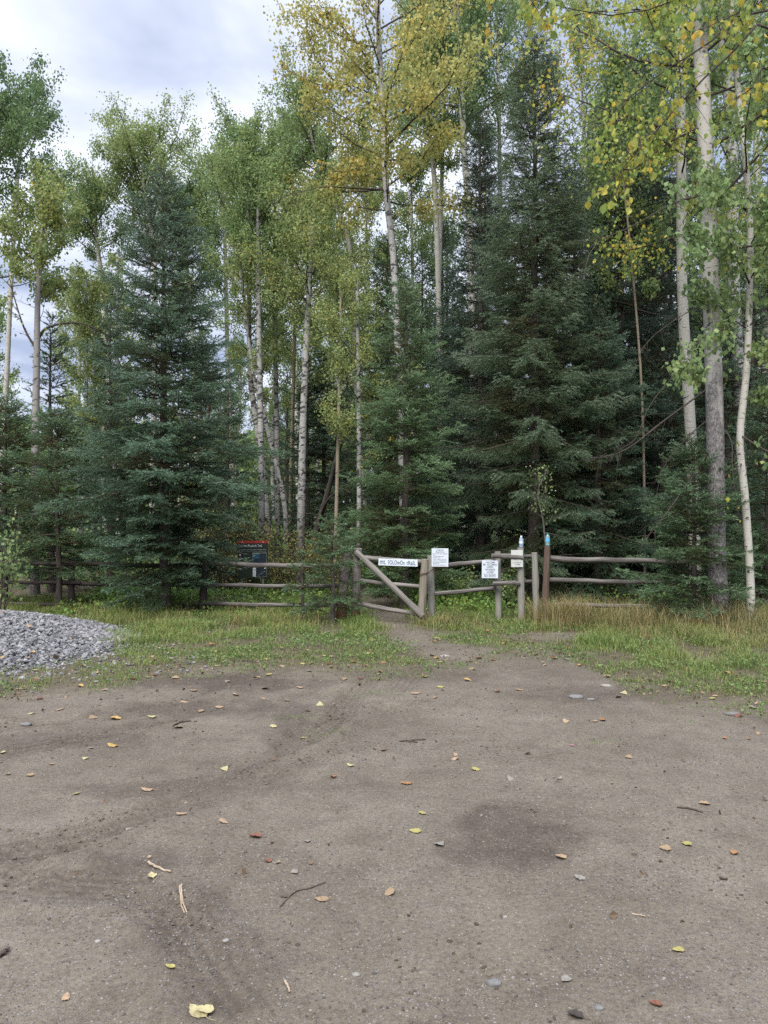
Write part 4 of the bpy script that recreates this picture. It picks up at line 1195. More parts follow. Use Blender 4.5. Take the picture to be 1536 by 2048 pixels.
# ------------------------------------------------------------------ signs
M['board'] = plain('painted_board', (0.54, 0.58, 0.615), 0.5, 0.3, var=0.07, scale=8)
M['board_cream'] = plain('paper_board', (0.48, 0.49, 0.45), 0.5, 0.3, var=0.05, scale=8)
M['ink_blue'] = plain('ink_blue', (0.035, 0.075, 0.13), 0.5, 0.3)
M['ink_grey'] = plain('ink_grey', (0.10, 0.11, 0.13), 0.6, 0.2)
M['ink_pale'] = plain('ink_pale', (0.28, 0.30, 0.34), 0.6, 0.2)
M['sign_green'] = plain('sign_green', (0.018, 0.028, 0.014), 0.35, 0.4, var=0.2)
M['sign_red'] = plain('sign_red', (0.42, 0.035, 0.018), 0.4, 0.4, var=0.1)
M['sign_white'] = plain('sign_white', (0.72, 0.72, 0.68), 0.5, 0.3)
M['sign_dim'] = plain('sign_small_print', (0.26, 0.29, 0.24), 0.5, 0.3)
M['map_dark'] = plain('map_dark', (0.020, 0.034, 0.042), 0.4, 0.4, var=0.5, scale=14)
M['map_blue'] = plain('map_blue', (0.035, 0.10, 0.17), 0.4, 0.4, var=0.3)
M['icon_red'] = plain('icon_red', (0.34, 0.07, 0.05), 0.5, 0.3)
M['steel'] = plain('galvanised_steel', (0.30, 0.31, 0.32), 0.45, 0.5, 0.7)


def text_geo(s):
    cu = bpy.data.curves.new('lettering', 'FONT')
    cu.body = s; cu.size = 1.0; cu.offset = 0.004; cu.resolution_u = 3
    ob_ = bpy.data.objects.new('lettering', cu)
    me = bpy.data.meshes.new_from_object(ob_)
    me.calc_loop_triangles()
    V = np.zeros(len(me.vertices) * 3); me.vertices.foreach_get('co', V); V = V.reshape(-1, 3)
    F = np.array([list(x.vertices) for x in me.loop_triangles])
    bpy.data.objects.remove(ob_); bpy.data.curves.remove(cu); bpy.data.meshes.remove(me)
    return V, F


class Face:
    """a flat sign face: u right, v up, both in metres from its centre; n points to the camera"""

    def __init__(self, c, right, up):
        self.c = np.asarray(c, float); self.r = nrm(np.asarray(right, float)); self.n = nrm(np.cross(self.r, np.asarray(up, float)))
        self.u = np.cross(self.n, self.r)
        self.rot = np.stack([self.r, -self.n, self.u], 1)

    def pt(self, u, v, d=0.0):
        return self.c + self.r * u + self.u * v + self.n * d

    def board(self, mb, w, h, th, mat=0):
        box(mb, self.c - self.n * th / 2, (w, th, h), mat, self.rot)

    def rect(self, mb, u0, v0, u1, v1, d, mat=0):
        mb.add([self.pt(u0, v0, d), self.pt(u1, v0, d), self.pt(u1, v1, d), self.pt(u0, v1, d)], [[0, 1, 2, 3]], mat)

    def text(self, mb, s, u0, v0, u1, v1, d, mat=0):
        V, F = text_geo(s)
        lo, hi = V.min(0), V.max(0)
        q = (V[:, :2] - lo[:2]) / (hi[:2] - lo[:2])
        W = np.stack([self.pt(u0 + a * (u1 - u0), v0 + b * (v1 - v0), d) for a, b in q])
        mb.add(W, F, mat)

    def words(self, mb, u0, u1, v, hgt, d, rng, mat=0):
        """a line of print too small to read"""
        u = u0
        while u < u1 - 0.004:
            w = min(0.008 + 0.022 * rng.random(), u1 - u)
            self.rect(mb, u, v - hgt / 2, u + w, v + hgt / 2, d, mat)
            u += w + 0.006

    def disc(self, mb, u, v, r, d, mat=0, r_in=None, k=18):
        a = np.arange(k) / k * 2 * PI
        ou = np.stack([self.pt(u + r * math.cos(t), v + r * math.sin(t), d) for t in a])
        if r_in is None:
            mb.add(np.concatenate([ou, [self.pt(u, v, d)]]), [[i, (i + 1) % k, k] for i in range(k)], mat)
        else:
            iu = np.stack([self.pt(u + r_in * math.cos(t), v + r_in * math.sin(t), d) for t in a])
            mb.add(np.concatenate([ou, iu]), [[i, (i + 1) % k, k + (i + 1) % k, k + i] for i in range(k)], mat)


wr = np.random.default_rng(44)
# name board on the gate
pA, pB = P(757, 1117, 12.29), P(835, 1119.5, 12.08)
pA2, pB2 = P(757, 1130.5, 12.29), P(835, 1133, 12.08)
cen = (pA + pB + pA2 + pB2) / 4
w_ = np.linalg.norm(pB - pA); h_ = np.linalg.norm(pA - pA2)
f = Face(cen, pB - pA, (0, 0, 1))
rt = thing('sign_board', 'long white board lettered in blue, fixed to the top rail of the gate', 'sign', cen, 'notices on the fence')
mb = MB(); f.board(mb, w_, h_, 0.018); mb.build('panel', M['board'], rt, cen)
mb = MB()
x = -0.46 * w_
for word, share in (('mt.', 0.155), ('SOLOmOn', 0.43), ('tRaIL', 0.235)):
    f.text(mb, word, x, -0.31 * h_, x + share * w_, 0.31 * h_, 0.003)
    x += (share + 0.048) * w_
mb.build('lettering', M['ink_blue'], rt, cen)

# dog owners' notice
c0 = P(880, 1115, 12.31)
f = Face(c0, (1, 0.0, -0.005), (0, 0, 1))
W, H = 33.5 / FPX * 12.31, 36.5 / FPX * 12.31
rt = thing('notice_board', 'white notice for dog owners on the pale post beside the gate', 'notice', c0, 'notices on the fence')
mb = MB(); f.board(mb, W, H, 0.012); mb.build('panel', M['board'], rt, c0)
mb = MB()
f.text(mb, 'ATTENTION', -0.22 * W, 0.37 * H, 0.20 * W, 0.44 * H, 0.003)
f.text(mb, 'Dog Owners', -0.25 * W, 0.26 * H, 0.28 * W, 0.345 * H, 0.003)
mb.build('lettering', M['ink_grey'], rt, c0)
mb = MB()
for i, (e, v) in enumerate(((0.44, 0.21), (-0.32, 0.13), (0.20, 0.065), (0.02, -0.015), (0.38, -0.095), (0.40, -0.175), (0.38, -0.25), (-0.02, -0.325), (0.36, -0.41))):
    f.words(mb, (-0.44 + 0.02 * (i % 3)) * W, e * W, v * H, 0.0085, 0.003, wr)
mb.build('small_print', M['ink_pale'], rt, c0)

# hand lettered welcome board
c0 = P(980, 1138.5, 12.30)
f = Face(c0, (1, 0, -0.012), (0.008, 0, 1))
W, H = 32.5 / FPX * 12.3, 35.5 / FPX * 12.3
rt = thing('notice_board', 'white hand-lettered welcome board hanging crooked beside a pale post', 'notice', c0, 'notices on the fence')
mb = MB(); f.board(mb, W, H, 0.012); mb.build('panel', M['board'], rt, c0)
mb = MB()
for s, u0, u1, v0, v1 in (('WELCOME', -0.26, 0.28, 0.345, 0.435), ('MT. SOLOMON', -0.42, 0.42, 0.215, 0.315), ('USERS', -0.20, 0.19, 0.085, 0.180), ('HIKE/BIKE', -0.30, 0.30, -0.07, 0.035),
                         ('HORSES', -0.20, 0.22, -0.21, -0.115), ("NO OHV'S", -0.36, 0.34, -0.44, -0.30)):
    f.text(mb, s, u0 * W, v0 * H, u1 * W, v1 * H, 0.003)
f.rect(mb, -0.44 * W, -0.272 * H, 0.36 * W, -0.258 * H, 0.003)
mb.build('lettering', M['ink_grey'], rt, c0)

# small map notice on the bottle post
c0 = P(1034, 1117, 12.30)
f = Face(c0, (1, 0, 0.012), (-0.01, 0, 1))
W, H = 23.5 / FPX * 12.3, 34 / FPX * 12.3
rt = thing('notice_board', 'narrow cream trail map notice on the post with the clear bottle', 'notice', c0, 'notices on the fence')
mb = MB(); f.board(mb, W, H, 0.010); mb.build('panel', M['board_cream'], rt, c0)
mb = MB()
f.text(mb, 'mt. Solomon', -0.34 * W, -0.27 * H, 0.36 * W, -0.20 * H, 0.003)
f.text(mb, 'Trail Map', -0.20 * W, -0.40 * H, 0.27 * W, -0.31 * H, 0.003)
mb.build('lettering', M['ink_grey'], rt, c0)

# green trail sign on two steel posts behind the fence
Ys = 15.4
c0 = P(506, 1119, Ys)
f = Face(c0, (1, 0.10, 0.006), (0.03, 0, 1))
W, H = 60 / FPX * Ys, 75 / FPX * Ys
base = np.array([c0[0], Ys, 0])
rt = thing('trail_sign', 'dark green trail sign with a red top bar and a map, behind the left fence', 'sign', base)
mb = MB(); f.board(mb, W, H, 0.02); mb.build('panel', M['sign_green'], rt, base)
mb = MB(); f.rect(mb, -0.5 * W, 0.435 * H, 0.5 * W, 0.5 * H, 0.003, 0)
f.disc(mb, -0.34 * W, 0.467 * H, 0.010, 0.006, 1); f.disc(mb, 0.34 * W, 0.467 * H, 0.010, 0.006, 1)
f.words(mb, -0.13 * W, 0.09 * W, 0.467 * H, 0.010, 0.006, wr, 2)
mb.build('header_bar', [M['sign_red'], M['sign_white'], M['icon_red']], rt, base)
mb = MB(); f.text(mb, 'Solomon Mountain Trail', -0.47 * W, 0.335 * H, 0.29 * W, 0.405 * H, 0.004); mb.build('lettering', M['sign_white'], rt, base)
mb = MB()
f.words(mb, -0.47 * W, 0.44 * W, 0.258 * H, 0.014, 0.004, wr); f.words(mb, -0.47 * W, 0.44 * W, 0.214 * H, 0.006, 0.004, wr)
f.words(mb, -0.34 * W, -0.15 * W, 0.148 * H, 0.012, 0.004, wr); f.words(mb, -0.34 * W, -0.24 * W, 0.035 * H, 0.012, 0.004, wr); f.words(mb, -0.34 * W, -0.06 * W, -0.215 * H, 0.012, 0.004, wr)
mb.build('small_print', M['sign_dim'], rt, base)
for v in (0.125, 0.005, -0.245):
    mb = MB(); f.disc(mb, -0.425 * W, v * H, 0.024, 0.004, 0); f.disc(mb, -0.425 * W, v * H, 0.024, 0.006, 1, 0.018)
    box(mb, f.pt(-0.425 * W, v * H, 0.008), (0.008, 0.002, 0.026), 2, f.rot)
    mb.build('icon', [M['sign_white'], M['icon_red'], M['ink_grey']], rt, base)
mb = MB()
f.rect(mb, -0.02 * W, -0.47 * H, 0.455 * W, 0.18 * H, 0.004, 3)
f.rect(mb, -0.008 * W, -0.455 * H, 0.443 * W, 0.165 * H, 0.007, 0)
f.rect(mb, -0.008 * W, 0.02 * H, 0.20 * W, 0.165 * H, 0.010, 1)
f.rect(mb, -0.008 * W, 0.145 * H, 0.24 * W, 0.165 * H, 0.012, 3)
f.rect(mb, 0.0 * W, 0.09 * H, 0.08 * W, 0.105 * H, 0.013, 2)
f.rect(mb, -0.005 * W, -0.455 * H, 0.095 * W, -0.20 * H, 0.012, 2)
f.disc(mb, 0.395 * W, -0.225 * H, 0.020, 0.012, 2); f.disc(mb, 0.145 * W, -0.21 * H, 0.010, 0.012, 2)
for k in range(7):
    u = 0.16 + 0.033 * k; v = -0.42 + 0.012 * k + (0.02 if k > 4 else 0)
    f.rect(mb, u * W, v * H, (u + 0.04) * W, (v + 0.012) * H, 0.012, 3)
mb.build('map_panel', [M['map_dark'], M['map_blue'], M['sign_white'], M['sign_dim']], rt, base)
for px in (484, 526):
    a = P(px, 1130, Ys + 0.05); b = a.copy(); b[2] = -0.15
    mb = MB(); tubes(mb, np.linspace(b, a, 4)[None], np.full((1, 4), 0.021), 8, 0, cap=True); mb.build('post', M['steel'], rt, base)


# ------------------------------------------------------------------ bottles
def clear_mat(name, c):
    m, t, o = mat_new(name)
    b = bsdf(t, o, c, 0.08, 0.5)
    b.inputs['Transmission Weight'].default_value = 0.65
    b.inputs['IOR'].default_value = 1.2
    return m


M['pet_blue'] = clear_mat('clear_blue_plastic', (0.62, 0.76, 0.92))
M['pet_teal'] = clear_mat('clear_teal_plastic', (0.42, 0.72, 0.74))
M['label_blue'] = plain('bottle_label_blue', (0.12, 0.24, 0.46), 0.4, 0.4)
M['label_white'] = plain('bottle_label_white', (0.62, 0.70, 0.82), 0.4, 0.4)
M['label_cyan'] = plain('bottle_label_cyan', (0.10, 0.42, 0.62), 0.4, 0.4)
M['cap_white'] = plain('cap_white', (0.72, 0.75, 0.78), 0.4, 0.4)
M['cap_teal'] = plain('cap_teal', (0.015, 0.16, 0.14), 0.4, 0.4)


def bottle(label, c, h, r, pet, lab, band, cap):
    c = np.asarray(c, float)
    rt = thing('water_bottle', label, 'bottle', c, 'bottles on the fence posts')
    mb = MB()
    lathe(mb, [(0.001, 0.004), (r * 0.75, 0), (r * 0.98, 0.008), (r, 0.02), (r * 0.93, 0.27 * h), (r, 0.31 * h), (r, 0.60 * h), (r * 0.97, 0.68 * h), (r * 0.80, 0.78 * h), (r * 0.48, 0.87 * h), (r * 0.40, 0.90 * h), (r * 0.40, 0.945 * h), (0.001, 0.945 * h)], (0, 0, 0), 20)
    mb.build('body', M[pet], rt)
    mb = MB(); lathe(mb, [(r * 1.02, 0.33 * h), (r * 1.03, 0.34 * h), (r * 1.03, 0.58 * h), (r * 1.02, 0.59 * h)], (0, 0, 0), 20, 0)
    lathe(mb, [(r * 1.045, 0.53 * h), (r * 1.045, 0.565 * h)], (0, 0, 0), 20, 1)
    mb.build('bottle_label', [M[lab], M[band]], rt)
    mb = MB(); lathe(mb, [(r * 0.46, 0.905 * h), (r * 0.48, 0.91 * h), (r * 0.48, 0.995 * h), (r * 0.42, h), (0.001, h)], (0, 0, 0), 16); mb.build('cap', M[cap], rt)
    return rt


pt = P(1041, 1095, 12.4)
bottle('clear blue plastic bottle with a white cap on the pale post', pt + np.array([0.012, 0, 0.003]), 0.185, 0.033, 'pet_blue', 'label_white', 'label_blue', 'cap_white')
pt = P(1095, 1092, 12.3)
bottle('teal-capped plastic bottle with a cyan label on the brown post', pt + np.array([0.003, 0, 0.003]), 0.205, 0.034, 'pet_teal', 'label_cyan', 'label_blue', 'cap_teal')


# ------------------------------------------------------------------ gravel heap, pebbles, stones
def ico():
    p = (1 + 5 ** 0.5) / 2
    V = nrm(np.array([(-1, p, 0), (1, p, 0), (-1, -p, 0), (1, -p, 0), (0, -1, p), (0, 1, p), (0, -1, -p), (0, 1, -p), (p, 0, -1), (p, 0, 1), (-p, 0, -1), (-p, 0, 1)], float))
    F = np.array([(0, 11, 5), (0, 5, 1), (0, 1, 7), (0, 7, 10), (0, 10, 11), (1, 5, 9), (5, 11, 4), (11, 10, 2), (10, 7, 6), (7, 1, 8), (3, 9, 4), (3, 4, 2), (3, 2, 6), (3, 6, 8), (3, 8, 9), (4, 9, 5), (2, 4, 11), (6, 2, 10), (8, 6, 7), (9, 8, 1)])
    return V, F


IV, IF = ico()
OV = np.array([(1, 0, 0), (-1, 0, 0), (0, 1, 0), (0, -1, 0), (0, 0, 1), (0, 0, -1)], float)
OF = np.array([(0, 2, 4), (2, 1, 4), (1, 3, 4), (3, 0, 4), (2, 0, 5), (1, 2, 5), (3, 1, 5), (0, 3, 5)])


def stones(mb, C, size, rng, flat=0.6, hi=True, mat=0, smooth=False):
    BV, BF = (IV, IF) if hi else (OV, OF)
    n, k = len(C), len(BV)
    V = BV[None] * (1 + 0.35 * (rng.random((n, k, 1)) - 0.5)) * np.stack([0.8 + 0.6 * rng.random(n), 0.7 + 0.4 * rng.random(n), flat * (0.7 + 0.6 * rng.random(n))], -1)[:, None, :]
    a = rng.random(n) * 6.28; ca, sa = np.cos(a)[:, None], np.sin(a)[:, None]
    tl = rng.normal(0, 0.25, n)[:, None]
    x = V[..., 0] * ca - V[..., 1] * sa; y = V[..., 0] * sa + V[..., 1] * ca
    z = V[..., 2] + tl * V[..., 0]
    V = np.stack([x, y, z], -1) * size[:, None, None] + C[:, None, :]
    F = ((np.arange(n) * k)[:, None, None] + BF[None]).reshape(-1, 3)
    mb.add(V.reshape(-1, 3), F, mat, att=np.repeat(np.maximum(0.01, rng.random(n)), k), smooth=smooth)


def stone_mat(name, stops):
    m, t, o = mat_new(name)
    at = t.nodes.new('ShaderNodeAttribute'); at.attribute_name = 'tint'
    r = ramp(t, stops); t.links.new(at.outputs['Fac'], r.inputs['Fac'])
    n = noise(t, coord(t), 70, 4, 0.65)
    c_ = mixc(t, 0.6, r.outputs[0], mixc(t, 1.0, r.outputs[0], ramp_out(t, n, [(0.3, (0.6, 0.6, 0.6)), (0.7, (1.35, 1.35, 1.35))]), 'MULTIPLY'))
    bsdf(t, o, c_, 0.9, 0.08, n, 0.4, 0.004)
    return m



M['stone_heap'] = stone_mat('heap_stone', [(0.0, (0.085, 0.083, 0.086)), (0.35, (0.145, 0.141, 0.144)), (0.7, (0.20, 0.195, 0.193)), (1.0, (0.275, 0.26, 0.245))])
M['stone_grit'] = stone_mat('grit_stone', [(0.0, (0.06, 0.055, 0.05)), (0.45, (0.125, 0.11, 0.095)), (0.8, (0.15, 0.138, 0.124)), (1.0, (0.195, 0.178, 0.158))])
M['stone_pale'] = stone_mat('pale_stone', [(0.0, (0.18, 0.168, 0.145)), (1.0, (0.27, 0.25, 0.22))])
M['stone_grey'] = stone_mat('grey_stone', [(0.0, (0.115, 0.112, 0.106)), (1.0, (0.165, 0.16, 0.15))])


def heap_z(x, y):
    q = np.hypot((x + 6.2) / 2.85, (y - 10.15) / 2.65) + 0.22 * (fbm(x, y, 1.0, 77) - 0.5)
    return 0.46 * np.clip(1 - q ** 1.5, -0.1, 1) + 0.05 * (fbm(x, y, 2.5, 78) - 0.5)


rng = np.random.default_rng(61)
mb = MB()
hx = np.linspace(-9.2, -3.3, 70); hy = np.linspace(7.2, 13.0, 60)
HX, HY = np.meshgrid(hx, hy)
HZ = heap_z(HX, HY) - 0.03
ii = (np.arange(59) * 70)[:, None] + np.arange(69)[None]
mb.add(np.stack([HX, HY, HZ], -1).reshape(-1, 3), np.stack([ii, ii + 1, ii + 71, ii + 70], -1).reshape(-1, 4), 0, att=0.15, smooth=True)
n = 42000
x = rng.uniform(-8.2, -3.2, n); y = rng.uniform(7.2, 12.2, n)
hz = heap_z(x, y)
edge = hz + 0.09 * rng.random(n) - 0.03
ok = edge > 0.015
x, y, hz = x[ok], y[ok], hz[ok]
size = 0.007 + 0.018 * rng.random(len(x)) ** 2.2 + 0.024 * (rng.random(len(x)) < 0.03)
stones(mb, np.stack([x, y, np.maximum(hz, 0.0)], -1), size, rng, 0.65, True)
n = 800       # stragglers at the foot
x = rng.normal(-3.9, 0.7, n); y = rng.normal(8.9, 0.8, n)
stones(mb, np.stack([x, y, ground_z(x, y) + 0.008], -1), 0.007 + 0.02 * rng.random(n) ** 2, rng, 0.6, True)
hp = mb.build('gravel', M['stone_heap'])
tag(hp, 'heap of blue-grey crushed stones spilling onto the grass at the left edge', 'gravel heap', kind='stuff')

mb = MB()
n = 52000
Yq = 2.2 + 7.0 * rng.random(n) ** 1.5
x = (rng.random(n) - 0.5) * 1.06 * Yq; y = Yq
ok = (grass_amount(x, y) < 0.6) & (fbm(x, y, 1.6, 15) + 0.25 * rng.random(n) > 0.48)
x, y = x[ok], y[ok]
size = 0.0016 + 0.0042 * rng.random(len(x)) ** 3 + 0.007 * (rng.random(len(x)) < 0.006) * rng.random(len(x))
size *= 0.7 + 0.09 * y
stones(mb, np.stack([x, y, ground_z(x, y) + size * 0.12], -1), size, rng, 0.65, False, smooth=False)
for px, py, n_, sx, sy in ((410, 1900, 420, 0.16, 0.12), (1250, 1760, 420, 0.22, 0.16), (860, 1990, 300, 0.16, 0.08), (1180, 1930, 260, 0.14, 0.08), (280, 1800, 220, 0.2, 0.1), (820, 1500, 420, 0.5, 0.25), (1100, 1600, 420, 0.5, 0.3),
                            (500, 1700, 300, 0.3, 0.15), (150, 1850, 260, 0.25, 0.12), (1400, 1950, 420, 0.2, 0.12), (700, 1760, 260, 0.3, 0.15), (1350, 1520, 420, 0.6, 0.3), (1000, 1420, 500, 0.9, 0.35)):
    c_ = G(px, py)
    x = rng.normal(c_[0], sx, n_); y = rng.normal(c_[1], sy, n_)
    size = (0.0018 + 0.0048 * rng.random(n_) ** 2.2) * (0.75 + 0.09 * y)
    stones(mb, np.stack([x, y, ground_z(x, y) + size * 0.15], -1), size, rng, 0.65, True)
pb = mb.build('gravel', M['stone_grit'])
tag(pb, 'fine grit and small pebbles loose on the dirt clearing', 'gravel', kind='stuff')

mb = MB()
rng = np.random.default_rng(63)
cx, cy = [], []
for k, rt_ in enumerate(RUTS):
    rt_ = np.array(rt_)
    n = 900
    i = rng.integers(0, len(rt_) - 1, n); f_ = rng.random(n)[:, None]
    q = rt_[i] * (1 - f_) + rt_[i + 1] * f_
    q = q + rng.normal(0, 1, (n, 2)) * (0.05 + 0.16 * rng.random((n, 1)))
    ok = rng.random(n) < ss(0.45, 0.7, fbm(q[:, 0], q[:, 1], 1.8, 190 + k))
    cx.append(q[ok, 0]); cy.append(q[ok, 1])
n = 5000
Yq = 2.2 + 6.5 * rng.random(n) ** 1.3; xq = (rng.random(n) - 0.5) * 1.06 * Yq
ok = rng.random(n) < ss(0.5, 0.72, fbm(xq, Yq, 1.3, 199))
cx.append(xq[ok]); cy.append(Yq[ok])
cx = np.concatenate(cx); cy = np.concatenate(cy)
sz = (0.003 + 0.008 * rng.random(len(cx)) ** 2.5) * (0.7 + 0.1 * cy)
stones(mb, np.stack([cx, cy, ground_z(cx, cy) + sz * 0.1], -1), sz, rng, 0.55, True)
M['clod'] = stone_mat('dirt_clod', [(0.0, (0.055, 0.043, 0.032)), (0.6, (0.10, 0.082, 0.060)), (1.0, (0.145, 0.12, 0.09))])
cb = mb.build('dirt_crumbs', M['clod'])
tag(cb, 'crumbs of damp brown soil thrown up beside the tyre tracks', 'dirt crumbs', kind='stuff')

STONES = [('white rounded pebble near the bottom, below the tan leaf by the forked twig', 712, 1948, 0.013, 'stone_pale'), ('pale oval pebble in the dirt near the bottom left', 195, 1884, 0.011, 'stone_pale'),
          ('whitish pebble among loose grit below the split stick', 452, 1885, 0.011, 'stone_pale'), ('broad flat grey stone pressed into the dirt near the right grass', 1152, 1397, 0.06, 'stone_grey'),
          ('small flat grey stone right of the broad flat one', 1182, 1401, 0.03, 'stone_grey'), ('grey stone bedded in the dirt before the grass at right', 1466, 1430, 0.05, 'stone_grey'),
          ('bluish flat stone sunk in the dirt at the bottom', 988, 1963, 0.022, 'stone_grey'), ('grey pebble at the bottom edge beside the dark curled leaf', 1198, 2018, 0.014, 'stone_grey'),
          ('squarish stone at the edge of the right grass', 1212, 1373, 0.045, 'stone_pale'), ('pale stone beside the worn path before the gate', 890, 1314, 0.05, 'stone_pale'),
          ('flat grey stone in the dirt at far left', 52, 1446, 0.04, 'stone_grey'), ('small white pebble in the dirt right of the rust-red leaf', 1010, 1834, 0.009, 'stone_pale')]
for lab, px, py, s, mt in STONES:
    gp = G(px, py)
    mb = MB()
    bv, bf = IV, IF
    # one round of smoothing subdivision keeps the stone rounded
    mids, vv = {}, [tuple(v) for v in IV]
    nf = []
    for tri in IF:
        e = []
        for a, b in ((0, 1), (1, 2), (2, 0)):
            key = tuple(sorted((tri[a], tri[b])))
            if key not in mids:
                mids[key] = len(vv); vv.append(tuple(nrm((np.array(vv[tri[a]]) + np.array(vv[tri[b]]))[None])[0]))
            e.append(mids[key])
        nf += [(tri[0], e[0], e[2]), (tri[1], e[1], e[0]), (tri[2], e[2], e[1]), tuple(e)]
    V = np.array(vv) * (1 + 0.10 * rng.normal(0, 1, (len(vv), 1))) * np.array([1.25, 0.85, 0.38 if s > 0.03 else 0.6]) * s
    z = float(ground_z(gp[0], gp[1])) + s * 0.12
    mb.add(V + np.array([gp[0], gp[1], z]), nf, 0, att=0.2 + 0.7 * rng.random(), smooth=True)
    tag(mb.build('stone', M[mt], loc=(gp[0], gp[1], z)), lab, 'stone', 'stones lying on the dirt')

# ------------------------------------------------------------------ grass and low plants
def blades(mb, x, y, hgt, wid, lean, rng, mat=0, tint=None, zf=ground_z):
    n = len(x)
    z = zf(x, y)
    a = rng.random(n) * 2 * PI
    dx, dy = np.cos(a), np.sin(a)
    px, py = -dy, dx
    b = np.stack([x, y, z - 0.01], -1)
    lat = np.stack([px, py, 0 * px], -1) * (wid / 2)[:, None]
    ln = np.stack([dx, dy, 0 * dx], -1) * (hgt * lean)[:, None]
    up = np.stack([0 * x, 0 * x, hgt], -1)
    m1 = b + ln * 0.28 + up * 0.55
    tp = b + ln + up * (1 - 0.25 * lean)[:, None]
    V = np.stack([b - lat, b + lat, m1 + lat * 0.8, m1 - lat * 0.8, tp], 1).reshape(-1, 3)
    o_ = (np.arange(n) * 5)[:, None]
    att = np.repeat(np.clip(rng.random(n) if tint is None else tint, 0.001, 1), 5)
    mb.add(V, o_ + np.array([[0, 1, 2, 3]]), mat, att=att)
    mb.F.append((mb.F[-1][0][:, [3, 2]].copy(), mat, None, False)) if False else None
    n0 = mb.n - len(V)
    tri = o_ + np.array([[3, 2, 4]]) + n0
    mb.F.append((tri, mat, None, False))


M['grass'] = leaf_mat('grass_blades', [(0.0, (0.07, 0.13, 0.032)), (0.4, (0.115, 0.175, 0.042)), (0.7, (0.185, 0.195, 0.06)), (1.0, (0.29, 0.235, 0.11))], 0.3, 0.35)
M['grass_dry'] = leaf_mat('dry_grass_blades', [(0.0, (0.095, 0.13, 0.04)), (0.35, (0.15, 0.15, 0.055)), (0.65, (0.225, 0.165, 0.075)), (1.0, (0.31, 0.24, 0.13))], 0.25, 0.5)
rng = np.random.default_rng(71)
mb = MB()
n = 420000
x = rng.uniform(-7.5, 7.5, n); y = 5.6 + 10.5 * rng.random(n)
g = grass_amount(x, y)
vis = np.abs(x) < 0.53 * y + 0.6
cl = fbm(x, y, 2.6, 21, 4)
ok = vis & (rng.random(n) < g * (0.12 + 1.1 * ss(0.40, 0.66, cl))) & (heap_z(x, y) < 0.02 + 0.12 * rng.random(n) ** 2)
x, y, g, cl = x[ok], y[ok], g[ok], cl[ok]
edge = y - np.interp(x, BX, BY)
tall = ss(0.8, 3.6, edge)
hgt = (0.022 + 0.03 * g + 0.19 * tall * cl ** 1.5) * (0.5 + 0.9 * rng.random(len(x)))
tint = -0.10 + 0.80 * fbm(x, y, 1.3, 33) + 0.45 * (rng.random(len(x)) - 0.5) + 0.12 * tall
tint = np.where(rng.random(len(x)) < 0.24, 0.72 + 0.28 * rng.random(len(x)), tint)
blades(mb, x, y, hgt, 0.0035 + 0.004 * rng.random(len(x)), 0.35 + 0.7 * rng.random(len(x)), rng, 0, tint)
for px, py, n_, sx, sy in ((600, 1438, 160, 0.16, 0.05), (655, 1465, 220, 0.17, 0.06), (740, 1385, 260, 0.30, 0.08), (700, 1392, 160, 0.25, 0.06), (1205, 1487, 120, 0.16, 0.05), (640, 1352, 200, 0.3, 0.08), (1350, 1440, 200, 0.25, 0.1)):
    c_ = G(px, py)
    xt = rng.normal(c_[0], sx, n_); yt = rng.normal(c_[1], sy, n_)
    blades(mb, xt, yt, 0.012 + 0.022 * rng.random(n_), np.full(n_, 0.004), 0.6 + 0.6 * rng.random(n_), rng, 0, 0.1 + 0.35 * rng.random(n_))
gr = mb.build('grass', M['grass'])
tag(gr, 'short green grass growing between the dirt clearing and the fence', 'grass', kind='stuff')

# clover-like leaves low in the grass
mb = MB()
n = 110000
x = rng.uniform(-6.5, 6.5, n); y = 6.0 + 7.5 * rng.random(n)
g = grass_amount(x, y); cl = fbm(x, y, 1.9, 51, 4)
ok = (np.abs(x) < 0.53 * y + 0.4) & (rng.random(n) < 0.7 * g * ss(0.48, 0.66, cl)) & (heap_z(x, y) < 0.03)
x, y = x[ok], y[ok]
C = np.stack([x, y, ground_z(x, y) + 0.02 + 0.06 * rng.random(len(x))], -1)
add_leaves(mb, C, 0.028, rng, 0, 0.1 + 0.5 * rng.random(len(x)), hang=-0.1)
M['leaf_clover'] = leaf_mat('leaves_clover', [(0.0, (0.075, 0.135, 0.04)), (0.5, (0.115, 0.165, 0.05)), (1.0, (0.17, 0.185, 0.065))], 0.3)
lp = mb.build('ground_cover', M['leaf_clover'])
tag(lp, 'small clover leaves spread low through the grass verge', 'ground cover', kind='stuff')

# tall dry grass along the right fence and some under the left rails
mb = MB()
n = 26000
x = rng.uniform(1.9, 7.2, n); y = rng.uniform(9.0, 13.3, n)
dens = ss(2.3, 3.2, x + 0.35 * (y - 12.0)) * ss(9.0, 11.2, y + 0.25 * (x - 3)) * (0.10 + 1.2 * ss(0.38, 0.62, fbm(x, y, 2.2, 35)))
ok = rng.random(n) < dens * 0.50
x1, y1 = x[ok], y[ok]
h1 = (0.14 + 0.46 * fbm(x1, y1, 1.6, 36) * ss(9.5, 11.8, y1)) * (0.6 + 0.8 * rng.random(len(x1)))
x2 = rng.uniform(-5.2, -0.9, 9000); y2 = rng.uniform(11.2, 13.6, 9000)
ok = rng.random(9000) < 0.5 * ss(11.0, 12.3, y2) * ss(0.4, 0.65, fbm(x2, y2, 2.0, 37))
x2, y2 = x2[ok], y2[ok]
h2 = (0.12 + 0.22 * rng.random(len(x2)))
